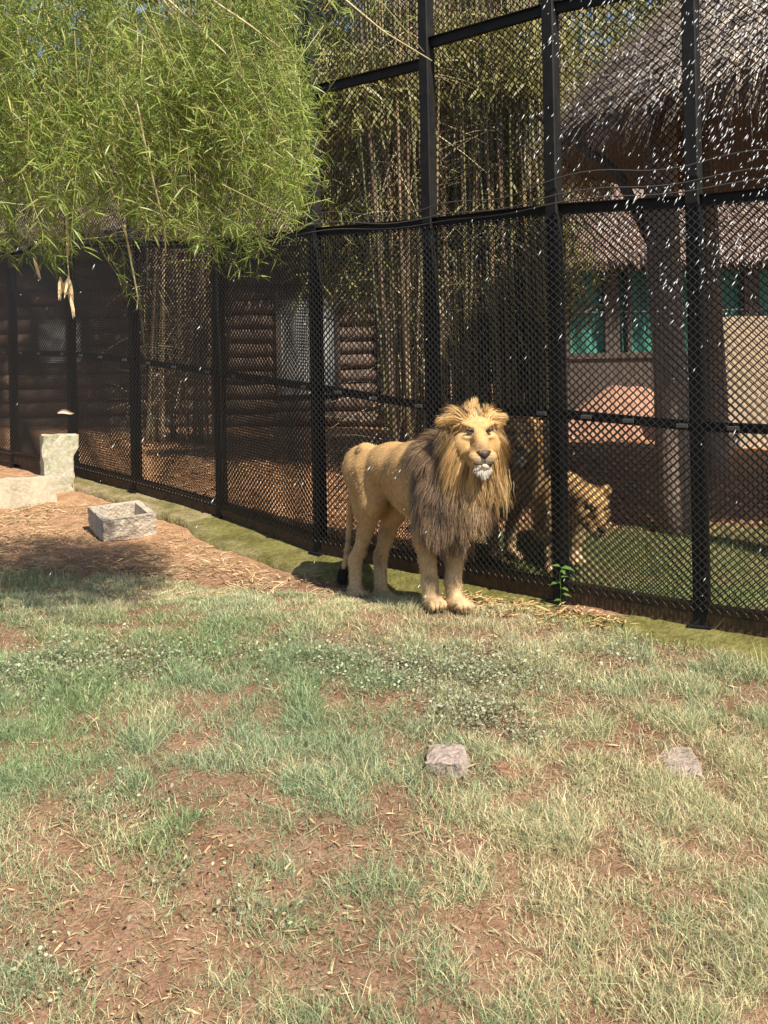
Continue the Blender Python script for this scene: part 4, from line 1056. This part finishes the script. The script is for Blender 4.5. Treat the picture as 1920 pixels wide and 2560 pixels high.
def build_net_house():
    Z = 18.0; s = Z / F_PX
    a = P(1395, 900, Z); z0 = float(GZ(3.5, Z)); x0, x1 = a[0], a[0] + 6.2; root = thing('net_walled_house', ((x0 + x1) / 2, Z, z0), 'low house with green shade net windows and brown thatch roof', 'house')
    ox, oy, oz = (x0 + x1) / 2, Z, z0
    zt = 1.345 + (950 - 690) * s; zs = 1.345 + (950 - 893) * s
    B = lambda n, a_, b_, m, bev=0: link(n, mesh_np(n, *[box(np.array(a_) - [ox, oy, oz], np.array(b_) - [ox, oy, oz], bev)[i] for i in (0, 1)], None, m), root)
    B('base_wall', (x0, Z, z0 - .2), (x1, Z + .22, zs - .10), M_frame)
    B('sill', (x0 - .03, Z - .05, zs - .10), (x1 + .03, Z + .25, zs), M_frame)
    B('lintel', (x0 - .03, Z - .05, zt), (x1 + .03, Z + .25, zt + .16), M_frame)
    B('back_wall', (x0, Z + 2.4, z0 - .2), (x1, Z + 2.5, zt), M_frame)
    bays = [(1395, 1424, 'p'), (1424, 1512, 'n'), (1512, 1548, 'p'), (1548, 1568, 'n'), (1568, 1578, 'p'), (1578, 1660, 'n'), (1660, 1700, 'p'), (1700, 1860, 'n'), (1860, 1900, 'p'), (1900, 2060, 'n'), (2060, 2100, 'p'), (2100, 2280, 'n')]
    for (p0, p1, t) in bays:
        xa, xb = P(p0, 800, Z)[0], P(p1, 800, Z)[0]
        if t == 'p': B('timber_post', (xa, Z - .03, zs), (xb, Z + .2, zt), M_frame)
        else:
            nx = 14; V = []; Q = []
            for j in range(15):
                for i in range(nx + 1):
                    u, v = i / nx, j / 14; V.append([xa + (xb - xa) * u - ox, .10 + .05 * math.sin(u * 9 + v * 3) * math.sin(v * 5 + 1), zs + (zt - zs) * v - oz])
            for j in range(14):
                for i in range(nx): Q.append([j * (nx + 1) + i, j * (nx + 1) + i + 1, (j + 2 - 1) * (nx + 1) + i + 1, (j + 1) * (nx + 1) + i])
            nt_ = link('shade_net', mesh_np('shade_net', V, np.array(Q), None, M_net, True), root)
            V, Fc = tube([[xa - ox, -.01, zs + (zt - zs) * .5 - oz], [xb - ox, -.01, zs + (zt - zs) * .5 - oz]], .014, 6); link('net_rail', mesh_np('net_rail', V, Fc, None, M_white, True), nt_)
    # roof of thatch, sloping back, with eave strands
    V, Q = box((x0 - .35 - ox, -.45, zt + .10 - oz), (x1 + .35 - ox, 2.9, zt + .22 - oz)); V[:, 2] += (V[:, 1] + .45) * .62
    n = 9000; x = rng.uniform(x0 - .35, x1 + .35, n) - ox; t = rng.random(n) ** 1.3; y = -.45 + 2.4 * t
    p = np.stack([x, y, zt + .235 - oz + (y + .45) * .62], 1); dn = nrm(np.array([0, -1, -.62])); nn = nrm(np.array([0, -.62, 1.0]))
    d = nrm(dn + nn * .14 + rng.normal(size=(n, 3)) * .15)
    S = thatch_strands(p, d, np.tile(nn, (n, 1)), .25 + .25 * rng.random(n), np.full(n, .02), np.array([.36, .25, .20]) * (.5 + .8 * rng.random((n, 1))))
    Vm, Fm = merge([(V, Q), S[:2]]); link('roof', mesh_np('roof', Vm, Fm, np.concatenate([np.tile([.2, .14, .11], (8, 1)), S[2]]), M_thatch), root)
build_net_house()

def build_cabin():
    Z = 17.5; a, b = P(-220, 900, Z), P(985, 900, Z); x0, x1 = a[0], b[0]; z0 = float(GZ((x0 + x1) / 2, Z)) ; cx = (x0 + x1) / 2
    root = thing('log_cabin', (cx, Z, z0), 'dark log cabin with stacked horizontal logs seen through the fence', 'cabin')
    n = 13; h = .235; r = np.random.default_rng(5)
    for i in range(n):
        m = 14; t = np.linspace(0, 1, m); ov = .18 * (i % 2)
        pts = np.stack([x0 - cx - ov + (x1 - x0 + 2 * ov) * t, .02 * r.normal(size=m), h * (i + .5) - .03 + .012 * r.normal(size=m)], -1)
        V, Fc = tube(pts, .125 * (1 + .05 * r.normal(size=m)), 9); link('log', mesh_np('log', V, Fc, None, M_log, True), root)
        pts = np.stack([np.full(4, x1 - cx - .12), np.linspace(-.25, 3, 4), np.full(4, h * (i + 1) - .03)], -1)
        V, Fc = tube(pts, .12, 9); link('side_log', mesh_np('side_log', V, Fc, None, M_log, True), root)
    V, Q = box((x0 - cx, .06, -.2), (x1 - cx - .2, .16, n * h)); link('inner_wall', mesh_np('inner_wall', V, Q, None, M_frame), root)
    # roof with a deep eave
    V, Q = box((x0 - cx - .6, -.7, n * h - .02), (x1 - cx + .6, 3.4, n * h + .15)); V[:, 2] += (V[:, 1] + .7) * .45
    k = 7000; x = rng.uniform(x0 - .6, x1 + .6, k) - cx; y = -.7 + 3 * rng.random(k) ** 1.4
    p = np.stack([x, y, n * h + .16 + (y + .7) * .45], 1); d = nrm(np.array([0, -1, -.5]) + rng.normal(size=(k, 3)) * .16)
    S = thatch_strands(p, d, np.tile([0, -.4, .9], (k, 1)), .3 + .25 * rng.random(k), np.full(k, .022), np.array([.26, .19, .15]) * (.45 + .8 * rng.random((k, 1))))
    Vm, Fm = merge([(V, Q), S[:2]]); link('roof', mesh_np('roof', Vm, Fm, np.concatenate([np.tile([.14, .10, .08], (8, 1)), S[2]]), M_thatch), root)
    # whitewashed door and window with timber frames
    for nm, px0, px1, py0, py1 in (('door', 700, 842, 740, 985), ('window', 95, 205, 800, 905)):
        A = P(px0, py0, Z - .2); Bq = P(px1, py1, Z - .2); lo = np.array([A[0] - cx, -.17, max(Bq[2] - z0, .02)]); hi = np.array([Bq[0] - cx, -.125, A[2] - z0])
        V, Q = box(lo, hi); d = link(nm, mesh_np(nm, V, Q, None, M_white), root)
        parts = []
        for (l, h_) in (((lo[0] - .07, -.22, lo[2]), (lo[0], -.1, hi[2] + .07)), ((hi[0], -.22, lo[2]), (hi[0] + .07, -.1, hi[2] + .07)), ((lo[0], -.22, hi[2]), (hi[0], -.1, hi[2] + .07))):
            parts.append(box(l, h_))
        V, Q = merge(parts); link('frame', mesh_np('frame', V, Q, None, M_frame), d)
build_cabin()

def build_rear_bits():
    # beige garden wall behind the hut
    Z = 14.0; a = P(1772, 795, Z); b = P(2350, 785, 13.2); z0 = float(GZ(a[0], Z)) - .2
    Lw = np.linalg.norm((b - a)[:2]); V, Q = rough_prism(Lw, .22, a[2] - z0, 24, 2, 10, .004, 31, .004)
    m = (a + b) / 2; o = link('plaster_wall', mesh_np('plaster_wall', V, Q, None, M_plaster), None, (m[0], m[1], z0), (0, 0, math.atan2(b[1] - a[1], b[0] - a[0])))
    tag(o, 'plain beige plaster wall standing behind the thatched hut', 'wall')
    # earth mound
    g = P(1530, 1050, 15.6); gz = float(GZ(g[0], g[1])); nx, ny = 40, 20; V = []; Q = []
    for j in range(ny + 1):
        for i in range(nx + 1):
            u, v = i / nx * 2 - 1, j / ny * 2 - 1; h = max(0, 1 - u * u - v * v) ** .8 * .5 * (1 + .35 * math.sin(u * 3.4 + .6)) + .10 * max(0, 1 - u * u - v * v) * float(N1(u * 3 + 5, v * 3 + 5, 2.0))
            V.append([u * 1.5, v * .8, h * 1.15 - .06])
    for j in range(ny):
        for i in range(nx): q = j * (nx + 1) + i; Q.append([q, q + 1, q + nx + 2, q + nx + 1])
    o = link('earth_mound', mesh_np('earth_mound', V, np.array(Q), np.tile([.46, .27, .19], (len(V), 1)), M_soil, True), None, (g[0], g[1], gz)); tag(o, 'rounded bare orange earth mound behind the hut post', 'mound')
    # leafy weed at the foot of a fence post
    g = fence_pt(FS[7] + .04) + fence_n(FS[7] + .04) * .11; g[2] -= .02
    root = thing('leafy_weed', g, 'small green leafy weed growing at the foot of a fence post', 'weed')
    V, Fc = tube([[0, 0, -.02], [.01, -.01, .12], [.0, -.02, .25], [.03, -.02, .31]], [.004, .003, .003, .002], 6); link('stem', mesh_np('stem', V, Fc, np.tile([.12, .2, .05], (len(V), 1)), M_leaf, True), root)
    for k, (zz, a, l) in enumerate(((.06, 2.5, .07), (.10, .3, .09), (.15, 5.5, .08), (.19, 2.8, .10), (.23, .9, .09), (.28, 4.9, .10), (.30, .1, .12), (.31, 2.2, .09))):
        d = nrm(np.array([[math.cos(a), math.sin(a) * .6 - .3, .35]])); V, Fc = leaf_cloud(np.array([[.01, -.015, zz]]), d, np.array([l]), np.array([l * .42]), np.array([[0, -.4, 1.0]]), np.array([[0, 0, -.6]]))
        link('leaf', mesh_np('leaf', V, Fc, np.tile([.10, .19, .04], (6, 1)), M_leaf), root)
    root.scale = (.75, .75, .8)
build_rear_bits()

# ------------------------------------------------------------------ grass, weeds, litter
BARE = [(250, 2230, .30, .8), (520, 2180, .22, .8), (560, 2330, .25, .8), (860, 2130, .16, .9), (900, 2380, .26, .85), (820, 2260, .2, .7), (100, 2110, .22, .8), (60, 2290, .2, .7), (480, 1860, .13, .8), (260, 1815, .12, .8), (900, 1765, .22, .9), (1010, 1750, .18, .8), (1260, 1830, .14, .8),
        (1450, 1770, .17, .8), (1640, 1885, .18, .9), (1880, 1870, .16, .7), (1120, 1960, .14, .9), (1020, 2040, .2, .8), (1080, 2130, .2, .75), (1180, 2330, .12, .6), (620, 2020, .12, .7), (700, 2080, .15, .7), (330, 2060, .1, .7), (1300, 1600, .2, .6), (760, 1580, .2, .5), (500, 2460, .2, .6), (250, 2510, .2, .6), (1650, 1760, .15, .5), (960, 1570, .15, .5), (1560, 2440, .12, .5)]
BARE_W = [(G(x, y), r, a) for x, y, r, a in BARE]
def bare(X, Y):
    b = np.zeros_like(X)
    for g, r, a in BARE_W:
        q = ((X - g[0]) / r) ** 2 + ((Y - g[1]) / (r * 1.1)) ** 2
        b = np.maximum(b, a * np.clip(1.5 - q, 0, 1))
    return b
KERB_S = np.arange(FS[3], FS[-1], .05); KERB_B = fence_pt(KERB_S)
KERB_W = np.interp(KERB_S, [FS[3], FS[4], FS[5], FS[6], FS[-1]], [.36, .5, .42, .27, .27])
KERB_P = KERB_B + fence_n(KERB_S) * KERB_W[:, None]
def kerb_front(X):
    o = np.argsort(KERB_P[:, 0]); return np.interp(X, KERB_P[o, 0], KERB_P[o, 1])

def scatter(n, y0=2.55, y1=8.6):
    Y = np.sqrt(rng.uniform(y0 ** 2, y1 ** 2, n)); X = rng.uniform(-1, 1, n) * (.40 * Y + .12)
    return X, Y
def build_grass():
    n = 1250000; X, Y = scatter(n)
    px_left = X / Y
    # grass runs up to a line: the bare trodden ground starts nearer on the left half
    limit = np.interp(X, [-3, -1.6, -.9, -.3, .1, .4, .7], [7.55, 7.35, 6.95, 6.72, 6.58, 6.5, 9]) + .18 * (N1(X, Y, 3.5) - .5)
    lim2 = kerb_front(X) + .02
    cl = N1(X + 9, Y, 2.6); cl2 = N2(X, Y + 4, 7.5); cl3 = N3(X, Y, 16)
    dens = np.clip(.64 + .8 * (cl - .42) + .95 * (cl2 - .48) + .6 * (cl3 - .5), .22, 1) * (1 - .84 * bare(X, Y))
    dens *= np.clip((limit - Y) / .12, 0, 1) * np.clip((lim2 - Y) / .04, 0, 1)
    dens *= np.interp(Y, [2.6, 4, 6, 7.5], [.50, .62, .60, .5])
    k = rng.random(n) < dens; X, Y, cl, cl2, cl3 = X[k], Y[k], cl[k], cl2[k], cl3[k]; n = len(X)
    dry = np.clip(.47 + .55 * np.clip((X - .05) / .5, 0, 1) * np.clip((4.9 - Y) / .6, 0, 1) + .45 * np.clip((Y - 5.2) / .6, 0, 1) * np.clip((X + .9) / .8, 0, 1) + .9 * (N2(X + 3, Y + 8, 2.1) - .5) - .26 * np.clip((.45 - X) / .5, 0, 1) * np.clip((Y - 3.3) / .5, 0, 1) * np.clip((6.3 - Y) / .6, 0, 1), .08, .95)
    isdry = rng.random(n) < dry * .72
    tall = np.interp(Y, [2.6, 4, 5, 5.8, 6.6, 7.4], [.075, .074, .074, .066, .046, .05]) * (.42 + 1.0 * cl2 ** 1.3) * (.55 + .9 * rng.random(n)); tall *= np.where(isdry, 1.08, 1)
    lean = rng.normal(size=(n, 2)) * .58; D = nrm(np.concatenate([lean, np.ones((n, 1))], 1))
    a = rng.uniform(0, 6.28, n); S = np.stack([np.cos(a), np.sin(a), 0 * a], 1)
    ba = rng.uniform(0, 6.28, n); bm = .15 + .85 * rng.random(n) ** 1.4; bend = np.stack([np.cos(ba) * bm, np.sin(ba) * bm, -.35 * bm], 1)
    P0 = np.stack([X, Y, GZ(X, Y) - .006], 1); W = (.0016 + .0016 * rng.random(n)) * np.interp(Y, [2.6, 5, 7], [.9, 1.1, 1.3])
    V, Fc = blades(P0, D, S, tall, W, bend)
    h = rng.random((n, 1)); g2 = N3(X + 5, Y + 2, 1.7)[:, None]
    sage = np.array([.275, .345, .20]) * (1 - g2) + np.array([.235, .325, .13]) * g2
    green = sage * (.6 + .95 * h ** 1.4); straw = np.array([.68, .59, .35]) * (.5 + .75 * h)
    C = np.where(isdry[:, None], straw, green)
    o = link('grass', mesh_np('grass', V, Fc, np.repeat(C, 5, 0), M_grass)); tag(o, 'patchy sage green and straw coloured grass covering the sloping ground', 'grass', kind='stuff')
    print('grass blades', n)
    # taller stems with seed heads along the kerb and on the left
    m = 260; X = np.concatenate([rng.uniform(.9, 2.4, 170), rng.uniform(-2.9, -1.9, 90)]); Y = np.where(X > 0, kerb_front(X) - .03 - .25 * rng.random(m), 7.05 + .4 * rng.random(m))
    P0 = np.stack([X, Y, GZ(X, Y) - .005], 1); a = rng.uniform(0, 6.28, m); D = nrm(np.stack([np.cos(a) * .35, np.sin(a) * .35, 1 + 0 * a], 1))
    V, Fc = blades(P0, D, np.stack([np.cos(a + 1.5), np.sin(a + 1.5), 0 * a], 1), .10 + .15 * rng.random(m) ** 2, np.full(m, .004), np.stack([np.cos(a) * .4, np.sin(a) * .4, -.15 + 0 * a], 1))
    o = link('tall_grass', mesh_np('tall_grass', V, Fc, np.repeat(np.where(rng.random((m, 1)) < .5, np.array([[.40, .38, .18]]), np.array([[.20, .27, .09]])), 5, 0), M_grass)); tag(o, 'taller seeding grass stems along the kerb and by the trough', 'grass', kind='stuff')
    # lawn behind the fence
    m = 40000; X = rng.uniform(.2, 4.2, m); Y = rng.uniform(5.6, 9.0, m); ff = fence_front(X, Y)
    k = (ff < -.12) & (rng.random(m) < np.clip((9.0 - Y) / .8, 0, 1) * np.clip((X - .2) / .5, 0, 1) * np.clip(.25 + 1.2 * N1(X, Y, 4), 0, 1)); X, Y = X[k], Y[k]; m = len(X)
    a = rng.uniform(0, 6.28, m); D = nrm(np.stack([rng.normal(size=m) * .35, rng.normal(size=m) * .35, 1 + 0 * a], 1))
    V, Fc = blades(np.stack([X, Y, GZ(X, Y) - .005], 1), D, np.stack([np.cos(a), np.sin(a), 0 * a], 1), .05 + .06 * rng.random(m), np.full(m, .005), np.stack([np.cos(a) * .4, np.sin(a) * .4, -.2 + 0 * a], 1))
    hh = rng.random((m, 1)); C = np.array([.13, .19, .06]) * (1 - hh) + np.array([.28, .31, .13]) * hh
    o = link('lawn', mesh_np('lawn', V, Fc, np.repeat(C, 5, 0), M_grass)); tag(o, 'green lawn strip behind the fence at the lioness feet', 'grass', kind='stuff')
build_grass()

def build_weeds():
    patches = [(230, 1670, .40, .22, 1500), (60, 1690, .30, .2, 800), (430, 1660, .3, .2, 600), (1000, 1690, .46, .22, 2000), (1230, 1690, .34, .2, 1300), (860, 1640, .3, .2, 500), (1200, 1800, .19, .15, 800), (1130, 1790, .17, .13, 500), (1320, 1850, .12, .1, 240), (700, 1640, .35, .2, 500), (1560, 1650, .3, .2, 400), (330, 2010, .25, .15, 150), (110, 2440, .25, .14, 120), (480, 2200, .2, .1, 80), (640, 2290, .2, .1, 80)]
    c, C = [], []
    for x, y, rx, ry, n in patches:
        g = G(x, y); p = rng.normal(size=(n, 2)) * [rx * .55, ry * .75]; X, Y = g[0] + p[:, 0], g[1] + p[:, 1]
        c.append(np.stack([X, Y, GZ(X, Y) + .012 + .065 * rng.random(n) ** 1.3], 1))
        h = rng.random((n, 1)); C.append(np.where(rng.random((n, 1)) < .45, np.array([[.20, .185, .12]]) * (.7 + .6 * h), np.array([[.38, .41, .26]]) * (.65 + .6 * h)))
    c = np.concatenate(c); C = np.concatenate(C); n = len(c)
    d = nrm(rng.normal(size=(n, 3)) * [1, 1, .45] + [0, 0, .15]); L = .009 + .013 * rng.random(n)
    V, Fc = leaf_cloud(c, d, L, L * (.5 + .25 * rng.random(n)), nrm(rand_dir(n) * .8 + [0, -.25, .9]), np.tile([0, 0, -.3], (n, 1)))
    # short stems from ground
    k = rng.random(n) < .35; st = c[k].copy(); st[:, 2] = GZ(st[:, 0], st[:, 1]) - .004; m = k.sum()
    V2, Q2 = ribbons(st, nrm(c[k] - st + 1e-5), np.tile([0, -1, .1], (m, 1)), c[k][:, 2] - st[:, 2], np.full(m, .002), np.zeros((m, 3)), 1)
    Vm, Fm = merge([(V, Fc), (V2, Q2)])
    o = link('broadleaf_weeds', mesh_np('broadleaf_weeds', Vm, Fm, np.concatenate([np.repeat(C, 6, 0), np.tile([.16, .12, .07], (len(V2), 1))]), M_leaf)); tag(o, 'low broadleaf weeds with small grey green leaves in the grass', 'weeds', kind='stuff')
build_weeds()

def build_litter():
    def strips(X, Y, L, W, C, lift, name, label):
        n = len(X); a = rng.uniform(0, 6.28, n); d = nrm(np.stack([np.cos(a), np.sin(a), rng.normal(size=n) * .16], 1)); up = nrm(np.stack([rng.normal(size=n) * .3, rng.normal(size=n) * .3, np.ones(n)], 1))
        V, Fc = leaf_cloud(np.stack([X, Y, GZ(X, Y) + lift * rng.random(n) + .003], 1), d, L, W, up, np.stack([np.cos(a + 1.5) * .25, np.sin(a + 1.5) * .25, 0 * a], 1) * rng.normal(size=(n, 1)))
        o = link(name, mesh_np(name, V, Fc, np.repeat(C, 6, 0), M_straw)); tag(o, label, 'dry leaves', kind='stuff')
    n = 38000; X, Y = scatter(n, 2.6, 8.0); k = rng.random(n) < np.clip(.20 + 1.0 * bare(X, Y) + .5 * (N2(X, Y, 5) - .4), 0, 1) * np.clip((kerb_front(X) - Y) / .1, 0, 1)
    X, Y = X[k], Y[k]; n = len(X); h = rng.random((n, 1))
    strips(X, Y, .018 + .075 * rng.random(n) ** 3.2, .0018 + .009 * rng.random(n) ** 4, np.array([.52, .38, .21]) * (.4 + .8 * h), .012, 'leaf_litter', 'dry straw and fallen bamboo leaves scattered between the grass')
    n = 60000; X = rng.uniform(-4.6, .6, n); Y = rng.uniform(6.6, 10.4, n); lim = kerb_front(X)
    k = (Y < lim - .02) & (rng.random(n) < np.clip(.10 + 1.1 * (N1(X, Y, 3.2) - .3) , 0, 1) * np.clip((-.05 - X) / .4, .15, 1)); X, Y = X[k], Y[k]; n = len(X); h = rng.random((n, 1))
    strips(X, Y, .04 + .10 * rng.random(n) ** 1.6, .004 + .005 * rng.random(n), np.array([.62, .45, .25]) * (.45 + .7 * h), .02, 'straw_litter', 'golden straw lying on bare ground round the stone trough')
    # heap of dry leaves against the kerb, right of the paws
    n = 800; s = rng.uniform(FS[6] + .35, FS[7] + .5, n); p = fence_pt(s) + fence_n(s) * (.30 + .10 * rng.normal(size=n).clip(-1.3, 1.6))[:, None]
    h = rng.random((n, 1)); strips(p[:, 0], p[:, 1], .03 + .05 * rng.random(n), .006 + .007 * rng.random(n), np.array([.62, .40, .19]) * (.5 + .7 * h), .05, 'leaf_heap', 'orange dry leaves heaped along the kerb beside the lion paws')
    # litter on the ground beyond the fence
    n = 22000; X = rng.uniform(-5.5, 3.6, n); Y = rng.uniform(6.2, 15.5, n); k = (fence_front(X, Y) < -.15) & ~((X > .7) & (Y < 8.7)); X, Y = X[k], Y[k]; n = len(X); h = rng.random((n, 1))
    strips(X, Y, .06 + .10 * rng.random(n), .012 + .014 * rng.random(n), np.where(rng.random((n, 1)) < .7, np.array([[.60, .38, .21]]), np.array([[.22, .13, .08]])) * (.5 + .7 * h), .03, 'rear_leaf_litter', 'brown fallen leaves covering the ground behind the fence')
    # small stones and clods
build_litter()

# ------------------------------------------------------------------ water spray
def build_spray():
    n = 4200; x = rng.uniform(1180, 1960, n); y = rng.uniform(-40, 1000, n)
    k = rng.random(n) < np.clip((x - 1250) / 520, .02, 1) * np.clip((900 - y) / 420, .05, 1) * np.clip(.15 + 1.5 * (N1(x / 100, y / 100, .9) - .2), 0, 1)
    x, y = x[k], y[k]; m = 90; x = np.concatenate([x, rng.uniform(0, 1900, m)]); y = np.concatenate([y, rng.uniform(550, 1600, m)])
    Z = rng.uniform(3.0, 4.9, len(x)); Z[-m:] = rng.uniform(3.5, 5.0, m); c = Pn(x, y, Z); n = len(c)
    d = nrm(np.array([.62, .0, 1.0]) + rng.normal(size=(n, 3)) * [.12, .3, .1]); L = (.005 + .011 * rng.random(n) ** 1.5); r = L * .085 + .0006
    a = nrm(np.cross(d, [0, 1, 0])); b = np.cross(d, a); V = np.zeros((n, 6, 3))
    V[:, 0] = c - d * L[:, None]; V[:, 5] = c + d * L[:, None]
    for i, (u, v) in enumerate(((1, 0), (0, 1), (-1, 0), (0, -1))): V[:, 1 + i] = c + (a * u + b * v) * r[:, None]
    k = (np.arange(n) * 6)[:, None]
    T = np.concatenate([k + np.array([[0, 1 + (i + 1) % 4, 1 + i]]) for i in range(4)] + [k + np.array([[5, 1 + i, 1 + (i + 1) % 4]]) for i in range(4)])
    o = link('water_spray', mesh_np('water_spray', V.reshape(-1, 3), T, None, M_water, True)); tag(o, 'bright falling drops of water spray in front of the thatched hut', 'water spray', kind='stuff')
build_spray()
